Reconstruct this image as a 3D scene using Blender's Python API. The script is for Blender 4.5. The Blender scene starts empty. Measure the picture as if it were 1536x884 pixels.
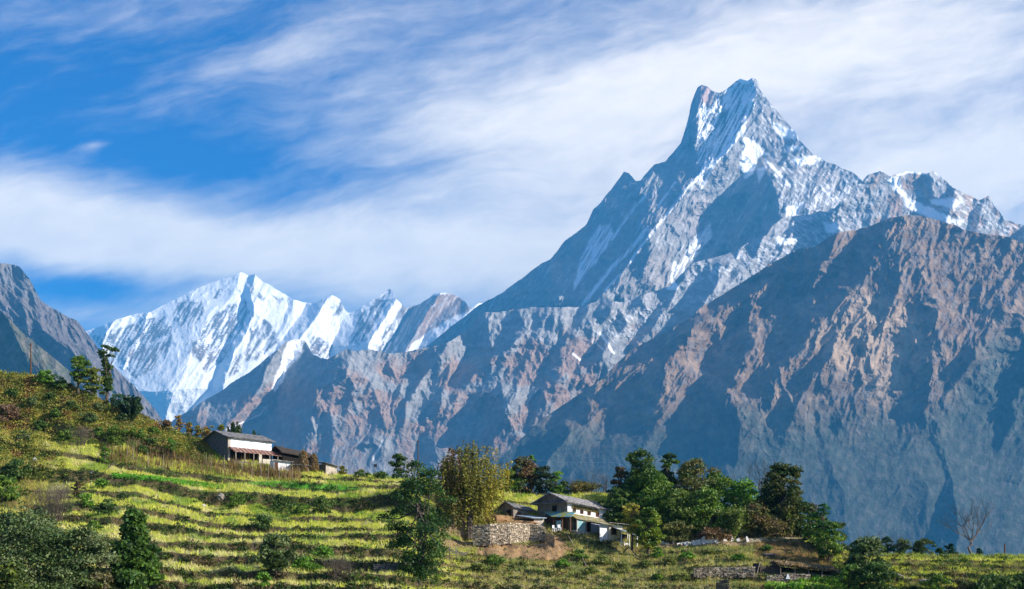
import bpy, math, random
import numpy as np
S = bpy.context.scene
R = math.radians
F, HY = 1800.0, 860.0            # focal length in photo pixels, eye-level row

# ------------------------------------------------------------- camera
cam_d = bpy.data.cameras.new('camera'); cam = bpy.data.objects.new('camera', cam_d)
S.collection.objects.link(cam); S.camera = cam
cam.location = (0, 0, 0); cam.rotation_euler = (R(90), 0, 0)
cam_d.sensor_width = 36; cam_d.lens = 36*F/1536
cam_d.shift_y = (HY-442)/1536; cam_d.clip_start = 0.5; cam_d.clip_end = 80000
# ------------------------------------------------------------- sun + sky
SUN = np.array([0.87, -0.24, 0.43]); SUN /= np.linalg.norm(SUN)
elev = math.asin(SUN[2]); az = math.atan2(SUN[0], SUN[1])      # clockwise from +Y
ld = bpy.data.lights.new('sun', 'SUN'); ld.energy = 5.0; ld.angle = R(0.5); ld.color = (1, 0.93, 0.84)
lo = bpy.data.objects.new('sun', ld); S.collection.objects.link(lo)
from mathutils import Vector
lo.rotation_euler = Vector(tuple(SUN)).to_track_quat('Z', 'Y').to_euler()
S.view_settings.view_transform = 'Standard'; S.view_settings.look = 'None'
S.view_settings.gamma = 1; S.view_settings.exposure = 1.3
S.view_settings.use_curve_mapping = False

class NT:
    """small helper to write node maths"""
    def __init__(s, tree): s.t = tree
    def n(s, typ, **kw):
        o = s.t.nodes.new(typ)
        for k, v in kw.items(): setattr(o, k, v)
        return o
    def link(s, a, b): s.t.links.new(a, b)
    def put(s, sock, v):
        if hasattr(v, 'links') or isinstance(v, bpy.types.NodeSocket): s.link(v, sock)
        else: sock.default_value = v
    def m(s, op, a, b=0.0, c=None, clamp=False):
        o = s.n('ShaderNodeMath', operation=op); o.use_clamp = clamp
        s.put(o.inputs[0], a); s.put(o.inputs[1], b)
        if c is not None: s.put(o.inputs[2], c)
        return o.outputs[0]
    def mix(s, f, a, b, blend='MIX'):
        o = s.n('ShaderNodeMix', data_type='RGBA', blend_type=blend)
        s.put(o.inputs[0], f); s.put(o.inputs[6], a); s.put(o.inputs[7], b)
        return o.outputs[2]
    def noise(s, vec, scale, detail=4, rough=.5, dist=0.0):
        o = s.n('ShaderNodeTexNoise'); s.put(o.inputs['Vector'], vec)
        o.inputs['Scale'].default_value = scale; o.inputs['Detail'].default_value = detail
        o.inputs['Roughness'].default_value = rough; o.inputs['Distortion'].default_value = dist
        return o.outputs[0]
    def xyz(s, x, y, z=0.0):
        o = s.n('ShaderNodeCombineXYZ'); s.put(o.inputs[0], x); s.put(o.inputs[1], y); s.put(o.inputs[2], z)
        return o.outputs[0]
    def ramp(s, f, a, b):
        o = s.n('ShaderNodeMapRange', interpolation_type='SMOOTHSTEP'); s.put(o.inputs[0], f)
        o.inputs[1].default_value = a; o.inputs[2].default_value = b
        return o.outputs[0]

W = bpy.data.worlds.new('World'); S.world = W; W.use_nodes = True
t = NT(W.node_tree)
bg = W.node_tree.nodes['Background']; bg.inputs[1].default_value = 0.1
sky = t.n('ShaderNodeTexSky', sky_type='NISHITA'); sky.sun_disc = False
sky.sun_elevation = elev; sky.sun_rotation = az; sky.altitude = 2000; sky.air_density = 1.0; sky.dust_density = 0.1; sky.ozone_density = 3.0
tc = t.n('ShaderNodeTexCoord'); sx = t.n('ShaderNodeSeparateXYZ'); t.link(tc.outputs['Generated'], sx.inputs[0])
yy = t.m('MAXIMUM', sx.outputs[1], 0.05)
U = t.m('MULTIPLY_ADD', t.m('DIVIDE', sx.outputs[0], yy), 1.8, 0.768)       # azimuth, thousands of px
V = t.m('MULTIPLY_ADD', t.m('DIVIDE', sx.outputs[2], yy), -1.8, 0.860)      # tan(elevation)
warp = t.noise(t.xyz(U, t.m('MULTIPLY', V, 1.6)), 3.2, 3, .5)
U2 = t.m('MULTIPLY_ADD', t.m('SUBTRACT', warp, .5), 0.13, U)
V2 = t.m('MULTIPLY_ADD', t.m('SUBTRACT', warp, .5), 0.08, V)
def blob(u, v, su, sv, ang, amp):
    c, s_ = math.cos(R(ang)), math.sin(R(ang))
    du = t.m('SUBTRACT', U2, u); dv = t.m('SUBTRACT', V2, v)
    p = t.m('DIVIDE', t.m('ADD', t.m('MULTIPLY', du, c), t.m('MULTIPLY', dv, -s_)), su)
    q = t.m('DIVIDE', t.m('ADD', t.m('MULTIPLY', du, s_), t.m('MULTIPLY', dv, c)), sv)
    r2 = t.m('ADD', t.m('MULTIPLY', p, p), t.m('MULTIPLY', q, q))
    return t.m('MULTIPLY', t.m('EXPONENT', t.m('MULTIPLY', r2, -1.0)), amp)
BL = [(0.04,.320,.34,.060,-8,1.15),(0.42,.375,.50,.050,-2,1.0),(.86,.33,.34,.16,8,.55),(.80,.17,.30,.085,12,.30),
      (1.02,.11,.34,.08,14,.50),(1.40,.08,.34,.10,10,.50),(1.36,.25,.30,.055,12,.60),(1.55,.30,.3,.08,8,.45),
      (.43,.075,.16,.030,20,.34),(.28,.13,.26,.05,8,.22),(.12,.02,.40,.035,4,.20),(1.42,.165,.30,.03,16,-.20),
      (.12,.430,.12,.018,-4,-.42),(.55,.462,.22,.010,0,-.15),(.25,.465,.45,.030,0,.42),(1.50,.20,.20,.09,0,.25),(.62,.255,.2,.03,4,-.22),(.15,.225,.025,.006,8,.5),
      (.06,.14,.30,.085,0,-.28),(.27,.235,.20,.03,-6,-.22)]
C_ = blob(*BL[0])
for b in BL[1:]: C_ = t.m('ADD', C_, blob(*b))
a_ = R(13)
p_ = t.m('ADD', t.m('MULTIPLY', U2, math.cos(a_)), t.m('MULTIPLY', V2, -math.sin(a_)))
q_ = t.m('ADD', t.m('MULTIPLY', U2, math.sin(a_)), t.m('MULTIPLY', V2, math.cos(a_)))
st1 = t.noise(t.xyz(t.m('MULTIPLY', p_, 1.6), t.m('MULTIPLY', q_, 7.5)), 1.7, 8, .58, .12)
st2 = t.noise(t.xyz(t.m('MULTIPLY', p_, 3.0), t.m('MULTIPLY', q_, 7.0), 4.0), 4.2, 7, .62, .1)
C_ = t.m('ADD', C_, t.m('MULTIPLY', t.ramp(U, .25, 1.0), .30))
st3 = t.noise(t.xyz(t.m('MULTIPLY', p_, 5.0), t.m('MULTIPLY', q_, 26.0), 8.0), 2.6, 6, .6, .05)
cov = t.m('ADD', C_, t.m('MULTIPLY', t.m('SUBTRACT', st1, .5), .95))
cov = t.m('ADD', cov, t.m('MULTIPLY', t.m('SUBTRACT', st3, .5), .45))
cov = t.m('ADD', cov, t.m('MULTIPLY', t.m('SUBTRACT', st2, .5), .45))
cov = t.m('MULTIPLY', t.ramp(cov, -.22, 1.22), .96)
hi = t.n('ShaderNodeHueSaturation'); hi.inputs['Saturation'].default_value = 1.35; hi.inputs['Value'].default_value = 1.0
t.link(sky.outputs[0], hi.inputs['Color'])
blue = t.mix(1.0, hi.outputs[0], (0.0, 0.31, 0.58, 1), 'MULTIPLY')
cc = t.mix(st2, (5.3, 4.9, 4.4, 1), (8.0, 6.9, 5.7, 1))
col = t.mix(cov, blue, cc)
t.link(col, bg.inputs[0])

# ------------------------------------------------------------- helpers
C = S.collection
def tag(o, label=None, cat=None, group=None, kind=None):
    if label: o['label'] = label
    if cat: o['category'] = cat
    if group: o['group'] = group
    if kind: o['kind'] = kind
    return o
def empty(name, loc, rz=0.0):
    o = bpy.data.objects.new(name, None); C.objects.link(o); o.location = loc; o.rotation_euler = (0, 0, rz)
    o.empty_display_size = .3
    return o
def npmesh(name, verts, faces, mat=None, parent=None, cols=None, smooth=False):
    """verts (n,3), faces (m,4) or (m,3) arrays -> ONE mesh object"""
    verts = np.asarray(verts, dtype=np.float32); faces = np.asarray(faces, dtype=np.int32)
    me = bpy.data.meshes.new(name); k = faces.shape[1]
    me.vertices.add(len(verts)); me.vertices.foreach_set('co', verts.ravel())
    me.loops.add(faces.size); me.loops.foreach_set('vertex_index', faces.ravel())
    me.polygons.add(len(faces)); me.polygons.foreach_set('loop_start', np.arange(0, faces.size, k, dtype=np.int32))
    me.polygons.foreach_set('use_smooth', np.full(len(faces), smooth))
    me.update(calc_edges=True)
    if cols is not None:
        a = me.color_attributes.new('Col', 'FLOAT_COLOR', 'POINT')
        c4 = np.ones((len(verts), 4), dtype=np.float32); cols = np.asarray(cols); c4[:, :cols.shape[1]] = cols
        a.data.foreach_set('color', c4.ravel())
    if mat: me.materials.append(mat)
    o = bpy.data.objects.new(name, me); C.objects.link(o)
    if parent: o.parent = parent
    return o
rs = np.random.RandomState(7)
_P = rs.permutation(256); _P = np.concatenate([_P, _P, _P]); _G = rs.rand(256)*2*np.pi
_gx, _gy = np.cos(_G), np.sin(_G)
def pn(x, y, seed=0):
    x = np.asarray(x, float)+seed*17.13; y = np.asarray(y, float)+seed*5.71
    xi = np.floor(x).astype(int); yi = np.floor(y).astype(int); xf = x-xi; yf = y-yi
    u = xf*xf*xf*(xf*(xf*6-15)+10); v = yf*yf*yf*(yf*(yf*6-15)+10)
    def g(i, j):
        h = _P[_P[(xi+i) & 255]+((yi+j) & 255)]
        return _gx[h]*(xf-i)+_gy[h]*(yf-j)
    a = g(0, 0); b = g(1, 0); c = g(0, 1); d = g(1, 1)
    return (a+u*(b-a)+v*(c-a)+u*v*(a-b-c+d))*1.4
def fbm(x, y, o=5, seed=0, g=.5):
    s = 0; a = 1; f = 1
    for i in range(o): s = s+a*pn(x*f, y*f, seed+i*3); a *= g; f *= 2.03
    return s
def ridged(x, y, o=5, seed=0, g=.5):
    s = 0; a = 1; f = 1
    for i in range(o): s = s+a*(1-2*np.abs(pn(x*f, y*f, seed+i*3))); a *= g; f *= 2.07
    return s
def rmf(x, y, o=7, seed=0, g=.5, gain=1.6):
    s = 0; a = 1; f = 1; w = 1
    for i in range(o):
        n = 1-np.abs(pn(x*f+.7*i, y*f, seed+i*3))*1.9; n = np.clip(n, 0, 1); n = n*n*w; w = np.clip(n*gain, .12, 1); s = s+a*n; a *= g; f *= 2.05
    return s
def sst(x, a, b):
    u = np.clip((x-a)/(b-a), 0, 1); return u*u*(3-2*u)
def ipt(pts, x): pts = np.array(pts, float); return np.interp(x, pts[:, 0], pts[:, 1])
def segdist(px, py, pts):
    """distance to a polyline and the parameter along it"""
    best = np.full(px.shape, 1e9); par = np.zeros(px.shape); n = len(pts)-1
    for i in range(n):
        (ax, ay), (bx, by) = pts[i][:2], pts[i+1][:2]
        dx, dy = bx-ax, by-ay
        u = np.clip(((px-ax)*dx+(py-ay)*dy)/(dx*dx+dy*dy), 0, 1)
        d = np.hypot(px-ax-u*dx, py-ay-u*dy)
        m = d < best; best[m] = d[m]; par[m] = (i+u[m])/n
    return best, par
def inside(px, py, poly, soft=2.0):
    """soft polygon mask 0..1 (soft in px), signed-distance based"""
    poly = list(poly); c = np.zeros(px.shape, bool); n = len(poly)
    for i in range(n):
        (x1, y1), (x2, y2) = poly[i], poly[(i+1) % n]
        if y1 == y2: continue
        c ^= ((y1 > py) != (y2 > py)) & (px < (x2-x1)*(py-y1)/(y2-y1)+x1)
    d, _ = segdist(px, py, poly+[poly[0]])
    return np.where(c, d, -d)/soft                      # >0 inside

# ------------------------------------------------------------- mountains
def rock_mat(name, bump=6.0, scale=.02):
    m = bpy.data.materials.new(name); m.use_nodes = True; k = NT(m.node_tree)
    b = m.node_tree.nodes['Principled BSDF']; b.inputs['Roughness'].default_value = .9
    b.inputs['Specular IOR Level'].default_value = .15
    a = k.n('ShaderNodeAttribute', attribute_name='Col'); g = k.n('ShaderNodeNewGeometry')
    n1 = k.noise(g.outputs['Position'], scale*1.5, 6, .65)
    f = k.m('MULTIPLY_ADD', k.m('SUBTRACT', k.ramp(n1, .25, .75), .5), k.m('MULTIPLY', a.outputs['Alpha'], .62), 1.0)
    c = k.mix(1.0, a.outputs[0], k.xyz(f, f, f), 'MULTIPLY'); k.link(c, b.inputs['Base Color'])
    bp = k.n('ShaderNodeBump'); bp.inputs['Distance'].default_value = bump; k.link(k.m('MULTIPLY_ADD', a.outputs['Alpha'], .55, .08), bp.inputs['Strength'])
    k.link(k.noise(g.outputs['Position'], scale, 8, .7), bp.inputs['Height']); k.link(bp.outputs[0], b.inputs['Normal'])
    return m
M_ROCK = rock_mat('mountain_rock_and_snow', 26, .011)

def massif(name, sil, bot, x0, x1, step, Y0, slope, spurs, colour, rough=1.0, seed=1, cap=1500, silj=1.5, shear=.0, back=2500, nrow=None, lam=700.0, yfun=None, jit=1.0, big=0.0, soft=None, bigk=2.0, fine=1.0):
    px = np.arange(x0, x1+step, step); top = ipt(sil, px)
    top = top + silj*fbm(px/16, px*0, 4, seed)
    bo = ipt(bot, px) if isinstance(bot, list) else np.full(px.shape, float(bot))
    hmax = np.max(bo-top); nr = nrow or int(hmax/step)
    T = np.linspace(0, 1, nr)[:, None]
    PY = top[None, :]+T*(bo-top)[None, :]; PX = np.broadcast_to(px[None, :], PY.shape)
    mpp = Y0/F
    # fall-line aligned metre coordinates
    xm, zm = PX*mpp, -PY*mpp
    wx = PX+big*fbm(PX/190, PY/170, 2, seed+15)+jit*(7*fbm(PX/70, PY/90, 3, seed+20)+2.5*fbm(PX/16, PY/22, 3, seed+30))
    wy = PY+5*fbm(PX/50, PY/60, 2, seed+40)
    D = np.full(PY.shape, float(cap))
    for sp in spurs:
        pts = np.array([q[:2] for q in sp['p']], float); o = np.argsort(pts[:, 1]); pts = pts[o]
        s = np.interp(wy, pts[:, 1], pts[:, 0])
        # extrapolate the lean of the last segment beyond both ends
        k0 = (pts[1, 0]-pts[0, 0])/(pts[1, 1]-pts[0, 1]); k1 = (pts[-1, 0]-pts[-2, 0])/(pts[-1, 1]-pts[-2, 1])
        s = s+np.minimum(wy-pts[0, 1], 0)*k0*.6+np.maximum(wy-pts[-1, 1], 0)*k1*.6
        p = sp.get('h', 0)-np.maximum(pts[0, 1]-wy, 0)*mpp*sp.get('u', 1.2)-np.maximum(wy-pts[-1, 1], 0)*mpp*sp.get('d', .9)
        dx = (wx-s)*mpp
        lean = (pts[0, 0]-pts[-1, 0])/(pts[-1, 1]-pts[0, 1])
        L = float(np.clip((.46+.43*slope)/(.87-.43*lean), .9, 2.6))*sp.get('L', 1.25)/1.2 if 'La' not in sp else sp['La']
        D = np.minimum(D, -p+np.where(dx < 0, -dx*L, dx*sp.get('R', .5)))
    xs = xm+shear*zm
    A = rough*lam*.16
    if soft is not None:
        sv = soft(PX, PY); A = A*sv; D = -200+(D+200)*(.3+.7*sv)
    qx = xs+lam*.13*fbm(xs/lam*.9, zm/lam*.6, 4, seed+50); qz = zm+lam*.16*fbm(xs/lam*.8, zm/lam*.8, 3, seed+55)
    D = D-A*bigk*rmf(qx/lam*.55, qz/lam*.30, 8, seed, .50)
    D = D-A*fine*.85*ridged(qx/lam*1.5, qz/lam*.9, 6, seed+70, .52)
    D = D-A*fine*.30*rmf(qx/lam*5.5, qz/lam*3.6, 4, seed+90, .55)
    D = D-A*.12*fbm(xs/lam*7, zm/lam*7, 4, seed+9, .65)
    Yb = Y0+slope*(ipt(sil, px).max()-PY)*mpp
    if yfun is not None: Yb = Yb+yfun(PX, PY)
    Y = Yb+D
    X = (PX-768)/F*Y; Z = (HY-PY)/F*Y
    # back side falls away behind the crest
    nb = 10; tb = (np.arange(nb, 0, -1)/nb)[:, None]
    Yk = Y[0][None, :]+tb*back; Zk = Z[0][None, :]-tb*back*.95; Xk = X[0][None, :]*(1+tb*back/Y[0][None, :]*.5)
    cl = colour(PX, PY, Y, T)
    X = np.vstack([Xk, X]); Y = np.vstack([Yk, Y]); Z = np.vstack([Zk, Z])
    cl = np.concatenate([np.repeat(cl[:1], nb, axis=0), cl], axis=0)
    nr2, nc = X.shape
    i = np.arange(nr2*nc).reshape(nr2, nc)
    fc = np.stack([i[:-1, :-1], i[1:, :-1], i[1:, 1:], i[:-1, 1:]], -1).reshape(-1, 4)
    o = npmesh(name, np.stack([X, Y, Z], -1).reshape(-1, 3), fc, M_ROCK, None, cl.reshape(-1, cl.shape[-1]), False)
    return tag(o, kind='structure')
def lerp(a, b, m):
    b = np.asarray(b, float)
    if b.shape[-1] == 4 and a.shape[-1] == 3: a = np.concatenate([a, np.ones(a.shape[:-1]+(1,))], -1)
    if a.shape[-1] == 4 and b.shape[-1] == 3: b = np.concatenate([b, np.ones(b.shape[:-1]+(1,))], -1)
    return a+(b-a)*m[..., None]
def rgb(PX, c): return np.broadcast_to(np.array(c, float), PX.shape+(len(c),)).copy()
SNOW = (.88, .885, .90, 0.)
def mask(PX, PY, seed, polys=(), lines=(), amp=1.0):
    """union of traced patches with ragged edges: returns 0..1"""
    wx = PX+3.0*amp*fbm(PX/14, PY/22, 4, seed); wy = PY+3.0*amp*fbm(PX/14, PY/22, 4, seed+5)
    m = np.full(PX.shape, -9.)
    for p in polys: m = np.maximum(m, inside(wx, wy, p, 1.5))
    for l in lines:
        d, _ = segdist(PX+1.0*fbm(PX/9, PY/14, 3, seed+8), PY, l['p']); m = np.maximum(m, (l['w']-d)/1.0)
    return np.clip(m*.5+.5, 0, 1), m

def streak(PX, PY, seed, ang, a=4.0, b=30.0):
    c, s = math.cos(R(ang)), math.sin(R(ang))
    u = PX*c+PY*s; v = -PX*s+PY*c
    return fbm(u/b, v/a, 4, seed, .6)

# --- far snow range
SIL_A = [(60,520),(100,505),(129,496),(149,491),(179,478),(202,471),(223,469),(238,461),(261,450),(285,438),(296,433),(326,421),(349,415),(361,409),(366,410),(373,414),(382,411),(393,421),(414,434),(437,447),(455,454),(470,455),(485,449),(499,443),(510,449),(518,466),(523,471),(546,459),(570,444),(585,433),(590,437),(593,447),(602,456),(609,463),(631,456),(651,442),(668,440),(688,444),(699,453),(704,463),(719,454),(726,455),(760,475),(820,500)]
def col_A(PX, PY, Y, T):
    rock = np.array([.17, .17, .185]); brown = np.array([.34, .21, .13])
    polys = [[(367,452),(346,458),(326,466),(308,487),(291,513),(286,528),(296,540),(308,561),(326,549),(338,537),(352,513),(364,493),(373,466)],
             [(276,449),(302,452),(308,469),(285,493),(267,490),(258,469)],
             [(138,508),(164,496),(217,480),(250,475),(258,508),(249,531),(232,555),(202,566),(179,543),(149,516)],
             [(373,466),(408,487),(420,508),(432,493),(414,519),(373,543),(338,572),(343,555),(364,528),(376,508)],
             [(499,475),(519,466),(511,449),(496,463)],[(585,434),(593,451),(570,478),(549,512),(525,515),(540,470),(570,447)],
             [(598,455),(609,460),(640,446),(668,438),(700,450),(708,465),(700,472),(671,481),(640,505),(600,535),(560,540),(575,500)],
             [(315,440),(330,436),(332,446),(318,452)],[(378,425),(392,440),(400,452),(386,448),(376,438)],[(404,440),(425,450),(418,454)],
             [(470,500),(500,520),(495,545),(455,545)],[(150,560),(180,565),(190,590),(160,590)]]
    m, raw = mask(PX, PY, 3, polys, amp=1.6)
    s = streak(PX, PY, 11, 118, 3.5, 30)
    m = np.clip(m*sst(s, -.22, .02), 0, 1)
    m = np.where(PX > 596, np.clip(m+.65*(raw > 0), 0, 1), m)
    sn, _ = mask(PX, PY, 6, [[(728,452),(702,488),(671,504),(640,517),(606,530),(624,512),(652,492),(671,481),(690,473),(699,469),(712,458)]],
                 [dict(p=[(592,447),(575,478),(560,510)], w=4), dict(p=[(600,458),(585,480),(568,500)], w=2.5),
                  dict(p=[(650,442),(660,440),(668,440)], w=1.6)])
    m = m*(1-sn)
    speck = sst(fbm(PX/6, PY/9, 3, 41), .42, .6)*.45
    m = np.clip(m+speck*(PX < 700)*sst(fbm(PX/40, PY/40, 2, 44), .0, .4), 0, 1)*(1-sn)
    rk = lerp(rgb(PX, rock), brown, np.clip((PX-600)/40, 0, 1)*.75+.25*(PY > 520))
    return lerp(rgb(PX, SNOW), rk, m)
massif('snow_mountain_range', SIL_A, 700, 60, 820, 1.5, 15500, .8, [
    dict(p=[(361,409),(350,440),(322,462),(285,528),(262,585)], La=.30, R=.35, h=250),
    dict(p=[(382,411),(374,440),(380,470),(366,510),(340,560),(325,610)], L=1.3, R=.32, h=300),
    dict(p=[(296,433),(285,470),(262,520)], La=.55, R=.4, h=60),
    dict(p=[(261,450),(245,490),(215,560)], La=.8, R=.4, h=60), dict(p=[(223,469),(205,505),(185,550)], La=.9, R=.4, h=60),
    dict(p=[(179,478),(165,500),(150,530)], La=.9, R=.4, h=40),
    dict(p=[(437,447),(425,490),(400,530)], La=.6, R=.3, h=200), dict(p=[(499,443),(470,480),(440,520),(415,580)], La=.75, R=.6, h=330),
    dict(p=[(592,447),(575,478),(555,520)], La=.75, R=1.2, h=430), dict(p=[(668,440),(630,490),(600,540)], L=1.3, R=.5, h=470),
    dict(p=[(725,450),(690,480),(660,520)], La=.7, R=.4, h=600)],
    col_A, bigk=1.2, rough=.15, seed=5, shear=-.45, lam=800, silj=1.2)

# --- the fishtail peak
SIL_B = [(640,520),(690,480),(720,458),(730,452),(754,439),(792,410),(812,396),(826,389),(846,362),(870,345),(880,337),(890,315),(900,305),(917,284),(927,269),(936,257),(943,259),(953,271),(961,271),(968,262),(982,247),(992,244),(998,243),(1006,233),(1021,215),(1029,190),(1034,171),(1036,158),(1041,144),(1046,132),(1053,128),(1061,130),(1068,136),(1080,139),(1091,133),(1102,123),(1110,118),(1120,121),(1128,117),(1135,120),(1139,133),(1154,154),(1167,169),(1181,185),(1194,199),(1197,209),(1211,223),(1219,231),(1230,238),(1246,245),(1265,253),(1281,260),(1293,271),(1320,300),(1360,330)]
def col_B(PX, PY, Y, T):
    c = rgb(PX, (.26, .25, .245))
    c = lerp(c, (.36, .31, .285), sst(fbm(PX/40, PY/50, 4, 51), -.1, .5)*.7)
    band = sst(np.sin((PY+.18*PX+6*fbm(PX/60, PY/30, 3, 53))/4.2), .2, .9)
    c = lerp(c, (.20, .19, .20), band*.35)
    c = lerp(c, (.42, .27, .22), sst(20-np.hypot(PX-1056, (PY-142)*.8), 0, 12)*.8)
    polys = [[(1116,204),(1126,208),(1140,218),(1156,236),(1143,231),(1135,237),(1131,262),(1118,268),(1110,253),(1112,237)],
             [(1135,255),(1150,248),(1146,262),(1138,276)],[(1158,182),(1176,190),(1194,198),(1198,210),(1180,208),(1164,200)],
             [(1178,219),(1205,219),(1198,225),(1180,226)],[(1186,240),(1215,233),(1240,240),(1218,246),(1196,249)],
             [(1176,312),(1208,302),(1200,322),(1180,328)],
             [(917,336),(903,339),(888,359),(870,389),(859,436),(873,420),(900,386),(922,352)],
             [(1066,336),(1048,352),(1030,375),(1012,406),(1008,432),(1018,430),(1030,400),(1050,375),(1068,352)]]
    lines = [dict(p=[(1116,192),(1100,213),(1065,252),(1035,277)], w=3.4), dict(p=[(1035,277),(990,335),(960,372),(944,396)], w=2.0),
             dict(p=[(968,294),(950,312),(930,342),(918,360)], w=1.8), dict(p=[(1012,274),(987,310)], w=1.8),
             dict(p=[(971,342),(945,375),(917,402),(873,457)], w=3.0), dict(p=[(930,412),(908,436)], w=1.6),
             dict(p=[(1148,240),(1170,262),(1185,280)], w=2.0), dict(p=[(1012,395),(1008,420),(1012,432)], w=3.0),
             dict(p=[(1230,278),(1250,300)], w=1.4), dict(p=[(1110,119),(1118,122)], w=4), dict(p=[(900,340),(885,365)], w=3)]
    m, _ = mask(PX, PY, 61, polys, lines)
    m = m*np.where(PX < 1070, sst(streak(PX, PY, 63, 120, 2.5, 40), -.45, .0)*.8+.1, 1)
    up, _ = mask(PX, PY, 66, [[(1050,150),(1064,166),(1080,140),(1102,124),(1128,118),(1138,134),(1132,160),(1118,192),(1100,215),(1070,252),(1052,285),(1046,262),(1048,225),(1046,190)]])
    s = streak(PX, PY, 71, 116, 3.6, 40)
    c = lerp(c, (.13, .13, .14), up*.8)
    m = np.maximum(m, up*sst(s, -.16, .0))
    # thin snow lying on the ledges of the right face
    rt = sst(PX-(1105+(PY-120)*.25), 0, 30)
    m = np.maximum(m, rt*sst(streak(PX, PY, 75, 40, 3.0, 14), .28, .5)*.6)
    m = np.maximum(m, rt*sst(PX, 1160, 1200)*sst(PY, 255, 290)*sst(streak(PX, PY, 77, 105, 3, 22), .08, .4)*.6)
    m = np.maximum(m, sst(streak(PX, PY, 79, 118, 3, 40), .5, .8)*.45*(PX < 1150))
    return lerp(c, SNOW, np.clip(m, 0, 1))
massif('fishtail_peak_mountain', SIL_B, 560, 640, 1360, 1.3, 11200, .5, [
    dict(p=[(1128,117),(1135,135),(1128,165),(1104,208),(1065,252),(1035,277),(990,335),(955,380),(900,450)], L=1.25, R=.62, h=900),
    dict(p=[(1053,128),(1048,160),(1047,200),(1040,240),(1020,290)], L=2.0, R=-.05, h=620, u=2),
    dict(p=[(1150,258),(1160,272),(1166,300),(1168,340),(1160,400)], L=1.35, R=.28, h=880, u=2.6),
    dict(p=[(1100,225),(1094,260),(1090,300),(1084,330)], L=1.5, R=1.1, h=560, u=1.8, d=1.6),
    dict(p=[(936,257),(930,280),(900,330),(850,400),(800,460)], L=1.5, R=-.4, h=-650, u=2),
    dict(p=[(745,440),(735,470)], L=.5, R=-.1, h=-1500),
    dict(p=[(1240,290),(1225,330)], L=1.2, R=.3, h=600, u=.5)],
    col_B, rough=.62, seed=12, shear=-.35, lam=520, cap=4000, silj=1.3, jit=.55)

# --- middle ridges below both, rising to the rocky summits on the right
SIL_C = [(160,690),(200,665),(240,642),(273,622),(325,590),(379,555),(405,533),(430,512),(445,509),(458,512),(470,532),(491,539),(505,532),(519,523),(530,527),(548,524),(590,531),(640,521),(671,515),(690,503),(705,490),(716,476),(726,469),(745,468),(768,464),(815,461),(873,461),(895,452),(907,437),(914,452),(931,454),(954,447),(978,438),(1005,430),(1022,412),(1036,396),(1060,389),(1100,379),(1130,359),(1150,354),(1160,338),(1170,330),(1198,324),(1215,322),(1228,316),(1240,318),(1252,312),(1265,300),(1276,290),(1285,279),(1293,272),(1303,261),(1320,257),(1334,264),(1347,263),(1361,257),(1388,261),(1401,258),(1415,269),(1429,281),(1449,291),(1469,300),(1483,294),(1493,311),(1507,328),(1524,335),(1536,339),(1600,352),(1700,380)]
def col_C(PX, PY, Y, T):
    c = rgb(PX, (.26, .25, .245))
    c = lerp(c, (.40, .38, .375), sst(fbm(PX/26, PY/18, 5, 81, .6), .0, .5)*.8*sst(-(PY-.0*PX), -520, -470))
    low = sst(PY+22*fbm(PX/50, PY/40, 4, 83)-np.interp(PX, [300,520,700,900,1050,1150,1300,1600], [600,545,520,490,470,420,420,420]), -6, 20)
    c = lerp(c, (.29, .195, .15), low*sst(fbm(PX/60, PY/45, 5, 85, .55), -.35, .15))
    vlow = sst(PY+15*fbm(PX/40, PY/40, 4, 88), 590, 660)
    c = lerp(c, (.21, .20, .19), vlow*.75*sst(fbm(PX/20, PY/30, 4, 89), -.3, .3))
    band = sst(np.sin((PY-.10*PX+5*fbm(PX/50, PY/25, 3, 93))/2.7), .3, .9)
    c = lerp(c, (.40, .39, .39), band*.4*(1-low)*(PX > 690))
    c = lerp(c, (.36, .235, .165), sst(PX, 1270, 1330)*sst(fbm(PX/22, PY/30, 4, 95), -.1, .4)*.8)
    polys = [[(432,512),(447,508),(458,511),(447,535),(428,560),(414,588),(408,586),(414,558),(424,535)],
             [(1334,267),(1347,262),(1361,298),(1388,308),(1429,328),(1446,332),(1435,339),(1401,328),(1364,315),(1347,291),(1330,274)],
             [(1166,352),(1185,358),(1200,355),(1188,367),(1165,368)],
             [(1235,335),(1252,332),(1262,345),(1240,350)],[(1395,300),(1430,296),(1445,304),(1420,312),(1400,308)]]
    lines = [dict(p=[(900,500),(912,515),(920,530)], w=1.8), dict(p=[(860,531),(870,540)], w=1.4), dict(p=[(340,645),(390,622),(400,610)], w=.8),
             dict(p=[(1347,263),(1361,257),(1390,260)], w=2.5), dict(p=[(1010,425),(1015,432),(1003,432)], w=3), dict(p=[(560,690),(575,660)], w=.9),
             dict(p=[(905,525),(890,512)], w=1.0)]
    m, _ = mask(PX, PY, 97, polys, lines)
    thin = sst(streak(PX, PY, 99, 35, 3.2, 14), .10, .42)*.66
    zone = np.maximum(.75*sst(PX, 1380, 1420)*sst(-PY, -372, -340), sst(np.minimum(PX-1140, 1330-PX), 0, 60)*.7)
    zone = np.maximum(zone, inside(PX, PY, [(1040,395),(1150,355),(1250,320),(1240,370),(1150,410),(1060,430),(1000,450),(900,470),(860,520),(950,520)], 14).clip(0, 1)*.75)
    m = np.maximum(m, thin*zone)
    out = lerp(c, SNOW, np.clip(m, 0, 1))
    return out
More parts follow.
